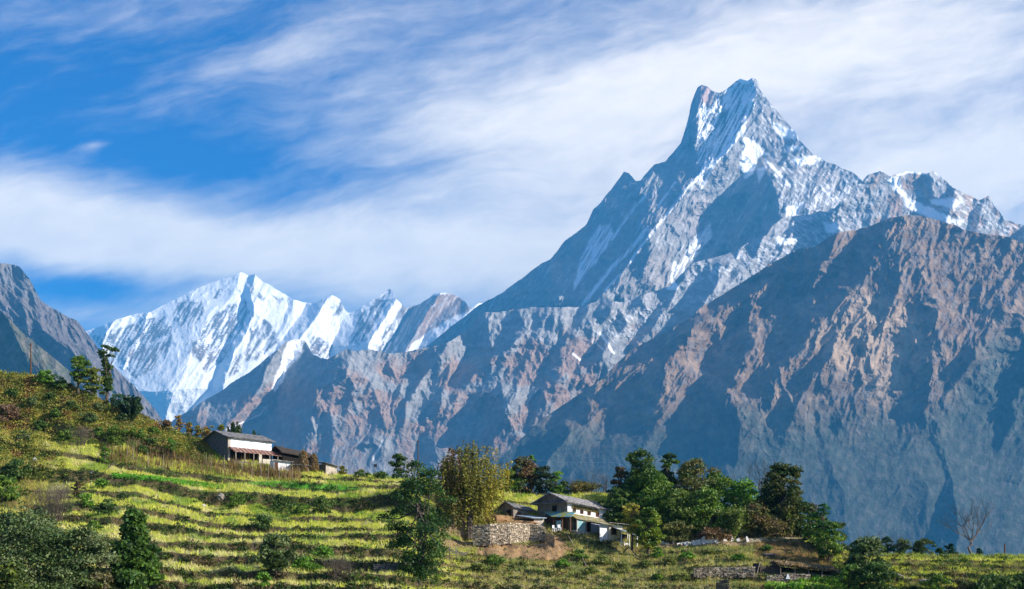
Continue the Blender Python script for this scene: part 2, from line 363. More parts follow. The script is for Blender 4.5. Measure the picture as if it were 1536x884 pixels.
massif('rocky_middle_ridge', SIL_C, [(160,760),(700,760),(760,720),(1130,560),(1700,520)], 160, 1660, 1.5, 9300, .6, [
    dict(p=[(430,512),(400,560),(370,600),(330,650)], L=1.3, R=1.3, h=100), dict(p=[(519,523),(500,560),(495,610),(500,660),(495,730)], L=1.35, R=.30, h=300),
    dict(p=[(552,526),(548,560),(530,620),(520,680)], L=1.2, R=.35, h=200), dict(p=[(600,531),(588,570),(570,620)], L=1.2, R=.35, h=150),
    dict(p=[(671,515),(640,560),(600,615)], L=1.25, R=1.0, h=150, d=1.5),
    dict(p=[(726,469),(735,520),(760,560)], L=1.5, R=.3, h=120, d=1.4), dict(p=[(790,500),(740,540),(690,590),(660,650),(650,720)], L=1.2, R=.4, h=250),
    dict(p=[(820,470),(790,560),(760,610),(740,680)], L=1.2, R=.4, h=330), dict(p=[(880,462),(850,520),(830,570),(800,640)], L=1.2, R=.4, h=300),
    dict(p=[(960,450),(930,500),(890,550)], L=1.2, R=.45, h=350), dict(p=[(1040,396),(1010,450),(960,520)], L=1.15, R=.4, h=380),
    dict(p=[(1150,356),(1100,420),(1040,480)], L=1.1, R=.4, h=380), dict(p=[(1228,318),(1190,360),(1150,410)], L=1.25, R=.5, h=330),
    dict(p=[(1320,257),(1300,280),(1305,320),(1290,370)], L=1.25, R=.25, h=500), dict(p=[(1401,258),(1410,300),(1400,350)], L=1.1, R=.4, h=480),
    dict(p=[(1361,257),(1355,275)], L=1.2, R=.5, h=380, d=1.5), dict(p=[(1483,294),(1475,330),(1460,370)], L=1.3, R=.5, h=450), dict(p=[(1560,345),(1550,390)], L=1.2, R=.5, h=420)],
    col_C, big=10, fine=.5, bigk=2.3, rough=1.0, soft=lambda x, y: 1-.55*sst(y, 600, 700), seed=23, shear=-.2, lam=420, silj=1.5, cap=1200)

# --- left mountain flanks
SIL_E = [(-200,330),(-60,370),(0,395),(14,396),(30,401),(45,420),(62,452),(75,460),(95,472),(115,481),(135,505),(160,540),(200,578),(225,605),(245,632),(280,680),(330,740)]
def col_E(PX, PY, Y, T):
    c = rgb(PX, (.13, .115, .12))
    top = inside(PX, PY, [(-300,300),(0,380),(35,395),(68,458),(40,452),(0,425),(-300,400)], 5).clip(0, 1)
    c = lerp(c, (.15, .15, .16), top)
    c = lerp(c, (.16, .145, .13), sst(fbm(PX/20, PY/40, 4, 111), -.1, .4)*.5)
    c = lerp(c, (.24, .21, .20), sst(fbm((PX+PY*.7)/7, PY/40, 4, 113), .25, .6)*.5)
    return c
massif('left_mountain_flank', SIL_E, 800, -200, 330, 1.5, 7000, .8, [
    dict(p=[(30,398),(60,480),(120,560),(160,640)], L=1.0, R=.35, h=350), dict(p=[(-60,370),(-20,450),(40,540)], L=1.2, R=.3, h=350),
    dict(p=[(75,460),(130,540),(190,610)], L=1.1, R=.4, h=280), dict(p=[(135,505),(190,580),(240,640)], L=1.1, R=.5, h=240)],
    col_E, rough=.8, seed=31, shear=.45, lam=380, silj=1.0)
SIL_F = [(-200,400),(0,466),(12,476),(30,496),(60,520),(84,540),(110,562),(150,600),(220,680)]
def col_F(PX, PY, Y, T):
    c = rgb(PX, (.13, .125, .085))
    c = lerp(c, (.085, .10, .055), sst(fbm(PX/16, PY/22, 4, 121), -.1, .3))
    return lerp(c, (.26, .20, .16), sst(fbm((PX+PY*.8)/9, PY/40, 4, 123), .3, .6)*.5)
massif('left_forested_spur', SIL_F, 800, -200, 220, 1.5, 5000, .8, [dict(p=[(0,466),(60,560),(100,640)], L=1, R=.5, h=150), dict(p=[(60,520),(130,620)], L=1.1, R=.5, h=100)],
    col_F, rough=.45, seed=37, shear=.4, lam=240, silj=.8)

# --- big brown mountain on the right
SIL_D = [(560,860),(650,775),(700,732),(750,688),(767,671),(818,626),(860,597),(903,569),(925,545),(950,523),(987,504),(1010,492),(1035,477),(1055,459),(1090,438),(1130,413),(1160,393),(1180,383),(1198,373),(1221,371),(1242,356),(1266,347),(1286,345),(1306,339),(1334,328),(1364,322),(1395,327),(1435,339),(1452,347),(1490,352),(1513,356),(1536,366),(1620,400),(1750,440)]
def col_D(PX, PY, Y, T):
    c = rgb(PX, (.20, .13, .085))
    c = lerp(c, (.29, .20, .135), sst(fbm(PX/30, PY/30, 5, 131, .6), -.1, .4))
    c = lerp(c, (.17, .15, .15), sst(fbm(PX/12, PY/16, 5, 133, .65), .05, .4)*.7)
    tan = inside(PX, PY, [(1260,430),(1320,425),(1400,470),(1400,540),(1350,600),(1345,660),(1310,600),(1250,560),(1200,510),(1240,470)], 25).clip(0, 1)
    c = lerp(c, (.40, .29, .20), tan*.95*sst(fbm(PX/14, PY/20, 4, 135), -.6, -.1))
    fo = sst(PY+35*fbm(PX/60, PY/50, 4, 137), np.interp(PX, [700,900,1200,1400,1500,1700], [600,600,560,560,470,430]), np.interp(PX, [700,900,1200,1400,1500,1700], [680,690,680,660,560,500]))
    f2 = lerp(rgb(PX, (.045, .07, .055)), (.12, .12, .11), sst(fbm(PX/9, PY/11, 4, 139, .65), .0, .5)*.6)
    return c+(f2-c)*(fo*.88)[..., None]
massif('brown_foothill_mountain', SIL_D, [(560,900),(1750,900)], 560, 1750, 1.5, 6700, .6, [
    dict(p=[(1364,322),(1330,350),(1300,395),(1262,440),(1225,480),(1165,540),(1110,620),(1090,720)], L=1.3, R=.16, h=470),
    dict(p=[(1242,356),(1232,385),(1215,410)], L=1.4, R=.6, h=330, d=1.2),
    dict(p=[(1198,373),(1130,430),(1040,500),(940,580),(850,660)], L=1.3, R=.35, h=40),
    dict(p=[(1452,347),(1438,390),(1425,430)], L=1.1, R=.8, h=330, d=1.2),
    dict(p=[(1385,470),(1372,540),(1348,600),(1342,670)], L=.5, R=1.7, h=330, d=1.2),
    dict(p=[(1250,560),(1235,640),(1262,720)], L=.9, R=.55, h=420),
    dict(p=[(1536,366),(1530,420),(1495,470),(1440,560),(1400,650),(1420,760)], L=1.3, R=.35, h=330),
    dict(p=[(1640,405),(1610,480),(1545,560),(1500,660)], L=1.3, R=.4, h=330),
    dict(p=[(1010,560),(985,640),(930,740)], L=1.1, R=.45, h=190)],
    col_D, bigk=1.6, fine=.75, rough=.95, soft=lambda x, y: 1-.86*sst(y+30*fbm(x/90, y/90, 2, 3), 530, 700), seed=47, shear=-.3, lam=380, silj=1.0, cap=900, big=26)

# valley floor far below, out to the horizon
g = np.linspace(-14000, 14000, 81); gy = np.linspace(-4000, 28000, 81)
GX, GY = np.meshgrid(g, gy); GZ = -400+8*fbm(GX/3000, GY/3000, 3, 5)
ii = np.arange(81*81).reshape(81, 81)
fl = npmesh('valley_floor', np.stack([GX, GY, GZ], -1).reshape(-1, 3), np.stack([ii[:-1, :-1], ii[:-1, 1:], ii[1:, 1:], ii[1:, :-1]], -1).reshape(-1, 4), M_ROCK, None, np.tile([.06, .075, .045], (81*81, 1)), True)
tag(fl, kind='structure')

# even haze filling the valley air
hx, hy0, hy1, hz0, hz1 = 14500, -4500, 28500, -440, 5150
hv = [(x, y, z) for x in (-hx, hx) for y in (hy0, hy1) for z in (hz0, hz1)]
hm = bpy.data.materials.new('valley_air'); hm.use_nodes = True; hk = NT(hm.node_tree)
hm.node_tree.nodes.remove(hm.node_tree.nodes['Principled BSDF'])
pv = hk.n('ShaderNodeVolumePrincipled'); pv.inputs['Color'].default_value = (.075, .47, 1, 1)
pv.inputs['Density'].default_value = HAZE = 5.0e-5; pv.inputs['Anisotropy'].default_value = 0.0
hk.link(pv.outputs[0], hm.node_tree.nodes['Material Output'].inputs['Volume'])
hz = npmesh('haze', hv, [(0, 1, 3, 2), (4, 6, 7, 5), (0, 4, 5, 1), (2, 3, 7, 6), (0, 2, 6, 4), (1, 5, 7, 3)], hm)
tag(hz, 'pale blue haze lying in the air of the valley', 'haze', kind='stuff')
# =================================================================== terraced hillside
def leaf_mat(name, trans=.25, rough=.6, spec=.25, objvar=0.0):
    m = bpy.data.materials.new(name); m.use_nodes = True; k = NT(m.node_tree)
    b = m.node_tree.nodes['Principled BSDF']; b.inputs['Roughness'].default_value = rough
    b.inputs['Specular IOR Level'].default_value = spec
    a = k.n('ShaderNodeAttribute', attribute_name='Col'); k.link(a.outputs[0], b.inputs['Base Color'])
    tr = k.n('ShaderNodeBsdfTranslucent'); c = k.mix(1.0, a.outputs[0], (1.5, 1.5, .7, 1), 'MULTIPLY'); k.link(c, tr.inputs[0])
    mx = k.n('ShaderNodeMixShader'); mx.inputs[0].default_value = trans
    k.link(b.outputs[0], mx.inputs[1]); k.link(tr.outputs[0], mx.inputs[2])
    k.link(mx.outputs[0], m.node_tree.nodes['Material Output'].inputs['Surface'])
    return m
M_LEAF = leaf_mat('leaves'); M_GRASS = leaf_mat('grass_blades', .3)
def mat(name, c1, c2=None, scale=1.5, rough=.85, bump=.02, bscale=6, stretch=(1, 1, 1), metal=0, spec=.3, lo=.35, hi=.65):
    m = bpy.data.materials.new(name); m.use_nodes = True; k = NT(m.node_tree)
    b = m.node_tree.nodes['Principled BSDF']; b.inputs['Roughness'].default_value = rough
    b.inputs['Metallic'].default_value = metal; b.inputs['Specular IOR Level'].default_value = spec
    tcn = k.n('ShaderNodeTexCoord'); mp = k.n('ShaderNodeMapping'); mp.inputs['Scale'].default_value = stretch
    k.link(tcn.outputs['Object'], mp.inputs[0]); v = mp.outputs[0]
    c2 = c2 or tuple(x*.6 for x in c1)
    f = k.ramp(k.noise(v, scale, 8, .65), lo, hi)
    k.link(k.mix(f, (*c1, 1), (*c2, 1)), b.inputs['Base Color'])
    bp = k.n('ShaderNodeBump'); bp.inputs['Distance'].default_value = bump; bp.inputs['Strength'].default_value = 1
    k.link(k.noise(v, bscale, 6, .6), bp.inputs['Height']); k.link(bp.outputs[0], b.inputs['Normal'])
    return m
def vcol_mat(name, sc=1.2):
    m = bpy.data.materials.new(name); m.use_nodes = True; k = NT(m.node_tree)
    b = m.node_tree.nodes['Principled BSDF']; b.inputs['Roughness'].default_value = .95; b.inputs['Specular IOR Level'].default_value = .1
    a = k.n('ShaderNodeAttribute', attribute_name='Col'); g = k.n('ShaderNodeNewGeometry')
    f = k.m('MULTIPLY_ADD', k.noise(g.outputs['Position'], sc, 8, .7), 1.3, .35)
    k.link(k.mix(1.0, a.outputs[0], k.xyz(f, f, f), 'MULTIPLY'), b.inputs['Base Color'])
    bp = k.n('ShaderNodeBump'); bp.inputs['Distance'].default_value = .25; bp.inputs['Strength'].default_value = 1
    k.link(k.noise(g.outputs['Position'], 2.2, 7, .7), bp.inputs['Height']); k.link(bp.outputs[0], b.inputs['Normal'])
    return m
M_SOIL = vcol_mat('hillside_soil')

GX_ = [-200,0,100,200,300,400,500,600,640,700,760,820,900,960,1000,1080,1140,1200,1240,1280,1320,1400,1536,1750]
LIPS = [
 [520,555,575,620,658,690,708,716,718,728,738,742,738,745,752,765,780,797,815,826,831,833,833,834],
 [600,634,640,656,693,708,717,722,726,740,750,760,765,775,780,788,795,803,822,832,836,837,838,839],
 [640,660,678,698,714,723,729,731,740,762,768,776,785,796,800,800,801,806,826,836,840,842,844,846],
 [690,700,705,716,735,743,749,742,765,787,787,795,812,824,816,812,809,809,832,842,846,848,852,856],
 [725,735,736,739,766,777,777,782,800,814,815,815,830,838,828,826,824,828,842,848,852,855,858,862],
 [750,755,758,761,781,789,791,794,815,830,832,835,845,850,842,840,838,842,852,856,858,862,866,870],
 [770,775,777,780,796,806,804,801,824,842,846,848,856,858,852,850,849,852,860,864,866,870,876,880],
 [795,800,801,811,815,813,820,825,838,852,856,858,866,868,864,864,864,866,872,876,880,884,890,894],
 [822,825,826,831,834,839,841,846,852,862,866,868,876,878,876,878,880,880,886,890,894,900,906,910],
 [848,850,850,852,858,858,860,865,868,874,878,880,886,890,890,892,894,896,900,904,908,914,920,924],
 [872,875,875,872,876,878,880,884,886,890,894,896,900,904,906,908,910,912,914,918,922,926,930,934],
 [900,905,905,904,906,908,908,910,912,914,916,918,920,924,926,926,928,930,930,932,934,938,940,944],
 [940,945,945,944,946,948,948,948,948,950,950,950,952,952,954,954,956,956,956,956,958,960,960,964]]
YL = np.array([275,262,252,240,226,214,203,192,180,170,160,150,138])*.75
YM = np.array([268,258,248,240,234,228,222,216,210,204,196,188,178])*.75
YR = np.array([232,229,226,223,220,217,214,211,208,204,199,192,184])*.75
hpx = np.arange(-200, 1751, 2.0); NC = len(hpx); NL = len(LIPS)
lip = np.array([np.interp(hpx, GX_, l) for l in LIPS])
wLn = 1-sst(hpx, 600, 690)
for k_ in range(NL):
    lip[k_] += ((2.2+2.2*wLn)*fbm(hpx/75, hpx*0, 3, 200+k_)+1.0*fbm(hpx/9, hpx*0, 3, 230+k_))*(1 if k_ else 1.3)
for k_ in range(1, NL): lip[k_] = np.maximum(lip[k_], lip[k_-1]+3)
wL = 1-sst(hpx, 600, 690); wR = sst(hpx, 1190, 1310); wM = 1-wL-wR
lipY = YL[:, None]*wL+YM[:, None]*wM+YR[:, None]*wR
lipY = lipY+np.array([1.2*fbm(hpx/45, hpx*0, 3, 260+k_) for k_ in range(NL)])
rows_py, rows_Y, rows_z = [], [], []          # zone: 0..1 riser, 2 tread
NTR, NRI = 7, 5
for k_ in range(NL-1):
    a, b = lip[k_], lip[k_+1]; Ya, Yb = lipY[k_], lipY[k_+1]
    fr = [.06,.35,.40,.60,.30,.55,.48,.70,.70,.72,.7,.7,.7][k_]+.26*fbm(hpx/70, hpx*0, 3, 290+k_)
    if k_ == 0: fr = fr*0+.06
    if k_ == 3: fr = np.where((hpx > 690) & (hpx < 830), .93, fr)
    fpy = a+(b-a)*np.clip(fr, .2 if k_ else .03, .95); fY = Ya+(Yb-Ya)*np.where(fr > .9, .25, .18)
    for j in range(NRI):
        u = j/NRI; rows_py.append(a+(fpy-a)*u); rows_Y.append(Ya+(fY-Ya)*u); rows_z.append(np.full(NC, k_+.1+0*u))
    n_ = 26 if k_ == 0 else NTR
    for j in range(n_):
        u = j/n_; rows_py.append(fpy+(b-fpy)*u); rows_Y.append(fY+(Yb-fY)*u); rows_z.append(np.full(NC, k_+.6))
rows_py.append(lip[-1]); rows_Y.append(lipY[-1]); rows_z.append(np.full(NC, NL-1+.1))
hPY = np.array(rows_py); hY = np.array(rows_Y); hZone = np.array(rows_z)
hPX = np.broadcast_to(hpx, hPY.shape)
hY = hY+.35*fbm(hPX/10, hPY/8, 3, 300)*np.linspace(0, 1, len(hPY)).clip(.2, 1)[:, None]
hX = (hPX-768)/F*hY; hZ = (HY-hPY)/F*hY
NV = len(hPY)

DIRT = [([(712,816),(740,812),(800,818),(832,800),(858,822),(838,842),(770,838),(715,834)], (.36,.22,.12)),
        ([(1118,806),(1150,806),(1212,802),(1214,808),(1150,813),(1118,814)], (.42,.34,.24)),
        ([(985,806),(1125,806),(1125,820),(985,822)], (.30,.22,.13)),
        ([(1130,812),(1200,808),(1240,830),(1260,866),(1180,846),(1130,836)], (.20,.12,.055)),
        ([(620,775),(706,770),(708,800),(690,806),(640,800)], (.30,.21,.13)),
        ([(726,772),(812,772),(812,787),(726,787)], (.40,.24,.12)),
        ([(660,808),(712,812),(714,824),(660,824)], (.26,.18,.10))]
def ground_colour(px, py, zone):
    """albedo of soil and short growth; also returns grass kind weights"""
    n1 = fbm(px/22, py/10, 4, 310, .6); n2 = fbm(px/70, py/26, 3, 315); n3 = fbm(px/6, py/5, 3, 320)
    riser = ((zone % 1) < .4)
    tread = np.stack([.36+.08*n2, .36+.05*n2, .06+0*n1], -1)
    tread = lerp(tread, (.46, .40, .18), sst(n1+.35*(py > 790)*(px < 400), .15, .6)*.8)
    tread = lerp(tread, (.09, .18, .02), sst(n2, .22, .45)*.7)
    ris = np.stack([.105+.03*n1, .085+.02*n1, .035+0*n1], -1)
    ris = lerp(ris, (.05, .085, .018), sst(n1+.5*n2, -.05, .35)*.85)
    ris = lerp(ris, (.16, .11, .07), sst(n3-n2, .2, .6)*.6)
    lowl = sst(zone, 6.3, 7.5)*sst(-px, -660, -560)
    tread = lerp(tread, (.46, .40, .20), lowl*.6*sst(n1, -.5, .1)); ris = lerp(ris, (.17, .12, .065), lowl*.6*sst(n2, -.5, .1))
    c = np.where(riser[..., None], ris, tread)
    # scrub slope above the terraces on the left
    scrub = (np.floor(zone) == 0)*sst(-px, -330, -280)
    scrub = np.maximum(scrub, sst(-px-22*n1, -110, -40)*.85*sst(-zone, -7, -4))
    sc = rgb(px, (.25, .20, .045)); sc = lerp(sc, (.15, .16, .03), sst(n1, -.1, .3)*.8); sc = lerp(sc, (.13, .075, .04), sst(n2+.4*n3, .1, .5)*.8)
    sc = lerp(sc, (.25, .22, .04), sst(n3+n2, .35, .8)*.6)
    c = lerp(c, sc, scrub)
    # rough dry grass in the middle
    mid = sst(px, 660, 740)*sst(-px, -1270, -1180)*(zone > 2)
    ml = rgb(px, (.24, .21, .07)); ml = lerp(ml, (.38, .32, .17), sst(n3+n1, -.1, .5)*.7); ml = lerp(ml, (.085, .12, .025), sst(n1-n2*.5, .05, .4)*.8)
    c = lerp(c, ml, mid*.85)
    lw = sst(px, 1230, 1300)*(np.floor(zone) >= 2); c = lerp(c, (.10, .085, .04), lw*.7*sst(n1, -.3, .2))
    c = lerp(c, (.21, .24, .05), sst(px, 1250, 1310)*(np.floor(zone) <= 0))
    veg = np.ones(px.shape)
    for poly, dc in DIRT:
        m = inside(px+3*n3, py+2*n1, poly, 2.5).clip(0, 1); c = lerp(c, dc, m*.85); veg = veg*(1-(.85 if poly[0][0] < 1120 else .45)*m)
    # bright green crop strips
    for poly in ([(170,712),(228,714),(298,724),(330,732),(296,729),(228,722),(172,717)], [(436,722),(500,726),(560,735),(480,737),(400,730),(345,722)]):
        c = lerp(c, (.07, .24, .02), inside(px, py, poly, 2).clip(0, 1)*.9)
    return np.clip(c, .008, 1), veg, riser, scrub
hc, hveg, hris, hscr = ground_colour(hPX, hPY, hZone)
# behind the crest, and forward to the camera
nb = 14; tb = np.linspace(1, 0, nb, endpoint=False)[:, None]
bY = hY[0]+tb**2*400; bZ = hZ[0]-tb*2.0-tb**2*260; bX = hX[0]*bY/hY[0]
nf = 16; tf = (np.arange(1, nf+1)/nf)[:, None]
fY = hY[-1]*(1-tf)+(-30)*tf; fZ = hZ[-1]*(1-tf)**1.3+(-1.7)*(1-(1-tf)**1.3)-1.0*np.sin(np.pi*tf)
fX = hX[-1]*(1-tf)+((hpx-768)/F*90)*tf
HX = np.vstack([bX, hX, fX]); HYY = np.vstack([bY, hY, fY]); HZ = np.vstack([bZ, hZ, fZ])
HC = np.concatenate([np.repeat(hc[:1], nb, 0)*.8, hc, np.repeat(hc[-1:], nf, 0)], 0)
ii = np.arange(HX.size).reshape(HX.shape)
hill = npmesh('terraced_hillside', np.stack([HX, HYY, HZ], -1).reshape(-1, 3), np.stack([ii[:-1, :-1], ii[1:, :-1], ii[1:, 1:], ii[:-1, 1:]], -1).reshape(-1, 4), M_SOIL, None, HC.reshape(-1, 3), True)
tag(hill, kind='structure')

def ground(px, py):
    """point of the hillside seen at (px, py) of the survey grid; clamps to the crest"""
    c = int(np.clip(round((px-hpx[0])/2), 0, NC-1))
    Y = float(np.interp(py, hPY[:, c], hY[:, c])); py = max(py, float(hPY[0, c]))
    return np.array([(px-768)/F*Y, Y, (HY-py)/F*Y])
def crestpt(px, dy=2.0, dz=.25):
    c = int(np.clip(round((px-hpx[0])/2), 0, NC-1)); Y = float(hY[0, c])+dy
    return np.array([(px-768)/F*Y, Y, (HY-float(hPY[0, c]))/F*(Y-dy)-dz])

# ---------------------------------------------------------------- ground cover (uncountable)
rs = np.random.RandomState(11)
def sample_rows(n, x0, x1, y0, y1):
    px = rs.uniform(x0, x1, n); ci = np.clip(((px-hpx[0])/2).astype(int), 0, NC-1)
    top = hPY[0, ci]; py = rs.uniform(np.maximum(top, y0), np.maximum(y1, top+.1))
    ri = np.zeros(n, int)
    for a in range(0, n, 20000):
        sl = slice(a, a+20000); ri[sl] = (hPY[:, ci[sl]] <= py[sl][None, :]).sum(0)-1
    ri = ri.clip(0, NV-2)
    p0, p1 = hPY[ri, ci], hPY[ri+1, ci]; u = ((py-p0)/np.maximum(p1-p0, 1e-3)).clip(0, 1)
    Y = hY[ri, ci]*(1-u)+hY[ri+1, ci]*u
    return px, py, Y, hZone[ri, ci], np.stack([(px-768)/F*Y, Y, (HY-py)/F*Y], -1)
def blades(P, h, w, cols, lean=.35, k=3, up=None):
    n = len(P); P = np.repeat(P, k, 0); h = np.repeat(h, k)*rs.uniform(.6, 1.15, n*k); w = np.repeat(w, k)
    cols = np.repeat(cols, k, 0)*rs.uniform(.75, 1.25, (n*k, 1))
    a = rs.uniform(0, 2*np.pi, n*k); off = rs.uniform(-1, 1, (n*k, 3))*np.stack([w*2.2, w*2.2, w*0], -1)
    d = np.stack([np.cos(a), np.sin(a), 0*a], -1); l = rs.normal(0, lean, (n*k, 2))
    B = P+off; top = B+np.stack([l[:, 0]*h, l[:, 1]*h, h], -1)
    V = np.stack([B-d*w[:, None]-[0, 0, .08], B+d*w[:, None]-[0, 0, .08], top], 1).reshape(-1, 3)
    return V, np.arange(n*k*3).reshape(-1, 3), np.repeat(cols, 3, 0)
def grass_object(name, label, cat, n, x0, x1, y0, y1, keep, hfun, cfun, w=.05, k=3, lean=.35):
    px, py, Y, zn, P = sample_rows(n, x0, x1, y0, y1)
    c, veg, ris, scr = ground_colour(px, py, zn)
    kp = keep(px, py, zn, veg, ris, scr) > rs.rand(n)
    px, py, zn, P, c, ris, scr = px[kp], py[kp], zn[kp], P[kp], c[kp], ris[kp], scr[kp]
    V, Fc, cc = blades(P, hfun(px, py, zn, ris, scr), np.full(len(P), w), cfun(px, py, c, ris, scr), lean, k)
    return tag(npmesh(name, V, Fc, M_GRASS, None, cc), label, cat, kind='stuff')
grass_object('field_grass', 'tall yellow-green grass covering the terrace fields of the hillside', 'grass', 110000, -120, 1650, 500, 925,
    lambda px, py, z, veg, ris, scr: veg*np.where(ris, .25, 1)*(1-scr*.3),
    lambda px, py, z, ris, scr: np.where(ris, .25, .42)*rs.uniform(.7, 1.4, len(px)),
    lambda px, py, c, ris, scr: np.clip(c*np.array([1.5, 1.6, 1.4])+rs.normal(0, .015, c.shape), .01, 1), .045, 3)
grass_object('dry_grass', 'dry straw-coloured grass tufts scattered over the slopes below the houses', 'dry grass', 26000, -120, 1650, 560, 925,
    lambda px, py, z, veg, ris, scr: veg*np.clip(.35+1.2*fbm(px/26, py/14, 3, 333), 0, 1),
    lambda px, py, z, ris, scr: rs.uniform(.3, .75, len(px)),
    lambda px, py, c, ris, scr: np.array([.36, .29, .13])*rs.uniform(.6, 1.2, (len(px), 1)), .03, 3, .5)

def leafcards(P, size, cols, flat=.0, jitter=.3):
    """one small rhombic leaf spray per point, random orientation"""
    n = len(P); s = np.broadcast_to(np.asarray(size, float), (n,))*rs.uniform(1-jitter, 1+jitter, n)
    a = rs.normal(size=(n, 3)); a[:, 2] *= (1-flat); a /= np.linalg.norm(a, axis=1)[:, None]+1e-9
    b = np.cross(a, rs.normal(size=(n, 3))); b /= np.linalg.norm(b, axis=1)[:, None]+1e-9
    a = a*(s*.62)[:, None]; b = b*(s*.36)[:, None]
    V = np.stack([P-a, P+b, P+a, P-b], 1).reshape(-1, 3)
    return V, np.arange(n*4).reshape(-1, 4), np.repeat(cols, 4, 0)
def clumpstuff(name, label, cat, n, x0, x1, y0, y1, keep, palette, rad=(.25, .7), m=16, ls=.26):
    px, py, Y, zn, P = sample_rows(n, x0, x1, y0, y1)
    c, veg, ris, scr = ground_colour(px, py, zn)
    kp = keep(px, py, zn, veg, ris, scr) > rs.rand(n); P = P[kp]; px = px[kp]; py = py[kp]; q = len(P)
    r = rs.uniform(rad[0], rad[1], q)
    pal = np.array(palette); w = fbm(px/34, py/20, 4, 340)*.62+.5+rs.normal(0, .07, q)
    cc = pal[np.clip((w*len(pal)).astype(int), 0, len(pal)-1)]*rs.uniform(.75, 1.3, (q, 1))
    d = rs.normal(size=(q, m, 3)); d /= np.linalg.norm(d, axis=2)[..., None]; d[..., 2] = np.abs(d[..., 2])
    Q = P[:, None, :]+d*r[:, None, None]*rs.uniform(.4, 1.1, (q, m, 1))*np.array([1.2, 1.2, .9])
    cc = np.repeat(cc, m, 0)*rs.uniform(.8, 1.2, (q*m, 1))
    V, Fc, c4 = leafcards(Q.reshape(-1, 3), ls, cc)
    return tag(npmesh(name, V, Fc, M_LEAF, None, c4), label, cat, kind='stuff')
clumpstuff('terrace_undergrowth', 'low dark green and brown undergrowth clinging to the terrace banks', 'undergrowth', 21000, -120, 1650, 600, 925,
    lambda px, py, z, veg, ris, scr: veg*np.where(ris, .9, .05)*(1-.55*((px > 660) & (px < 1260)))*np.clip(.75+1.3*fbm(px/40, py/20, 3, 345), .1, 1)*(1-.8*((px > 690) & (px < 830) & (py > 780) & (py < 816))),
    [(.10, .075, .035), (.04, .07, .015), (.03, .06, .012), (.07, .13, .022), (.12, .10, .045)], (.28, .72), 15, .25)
clumpstuff('scrub_cover', 'golden and olive scrub covering the steep slope above the terraces', 'scrub', 7500, -120, 330, 500, 720,
    lambda px, py, z, veg, ris, scr: scr*.9,
    [(.24, .15, .05), (.30, .27, .05), (.20, .22, .035), (.09, .13, .02), (.17, .13, .045), (.32, .32, .06)], (.3, .75), 18, .24)
clumpstuff('slope_weeds', 'mixed olive and straw-coloured weeds on the rough slope below the village house', 'weeds', 5200, 640, 1300, 780, 925,
    lambda px, py, z, veg, ris, scr: veg*np.clip(.5+1.2*fbm(px/30, py/16, 3, 355), 0, 1)*(1-((px > 690) & (px < 830) & (py > 780) & (py < 818))),
    [(.32, .27, .12), (.17, .17, .045), (.09, .13, .02), (.22, .15, .08), (.38, .33, .18), (.14, .20, .03)], (.2, .5), 14, .2)

# =================================================================== trees and shrubs
def tube(pts, rad, sides=6):
    pts = np.array(pts, float); n = len(pts); V = []; Fc = []
    d = np.gradient(pts, axis=0); d /= np.linalg.norm(d, axis=1)[:, None]+1e-9
    for i in range(n):
        a = np.cross(d[i], [.3, .9, .1]); a /= np.linalg.norm(a)+1e-9; b = np.cross(d[i], a)
        for j in range(sides):
            t_ = 2*math.pi*j/sides; V.append(pts[i]+(a*math.cos(t_)+b*math.sin(t_))*rad[i])
    for i in range(n-1):
        for j in range(sides):
            Fc.append((i*sides+j, i*sides+(j+1) % sides, (i+1)*sides+(j+1) % sides, (i+1)*sides+j))
    return np.array(V), np.array(Fc)
def join(parts):
    V = []; Fc = []; o = 0
    for v, f in parts: V.append(v); Fc.append(np.asarray(f)+o); o += len(v)
    return np.vstack(V), np.vstack(Fc)
M_BARK = mat('bark', (.13, .10, .075), (.06, .05, .04), 3, .9, .03, 9, (1, 1, .3))
M_TWIG = mat('pale_twigs', (.24, .20, .17), (.13, .10, .09), 3, .9, .01, 9)
M_BARKG = mat('grey_bark', (.20, .18, .15), (.10, .09, .075), 3, .9, .02, 9)
def wander(p0, p1, n, amp):
    t_ = np.linspace(0, 1, n)[:, None]; p = p0+(p1-p0)*t_
    return p+rs.normal(size=p.shape)*amp*np.sin(np.pi*t_)
def branch_rec(out, p, d, L, r, depth, spread=.6, up=.12, kids=3):
    n = 4; pts = [p]; q = p.copy(); dd = d/np.linalg.norm(d)
    for i in range(n):
        dd = dd+rs.normal(size=3)*.13+np.array([0, 0, up]); dd /= np.linalg.norm(dd); q = q+dd*L/n; pts.append(q.copy())
    out.append(tube(pts, np.linspace(r, r*.55, n+1), 5 if depth > 1 else 3))
    if depth <= 0: return
    for k in range(kids):
        i = rs.randint(2, n+1) if k else n
        e = rs.normal(size=3)*spread+dd; branch_rec(out, np.array(pts[i]), e, L*rs.uniform(.6, .8), r*.55, depth-1, spread, up, kids)

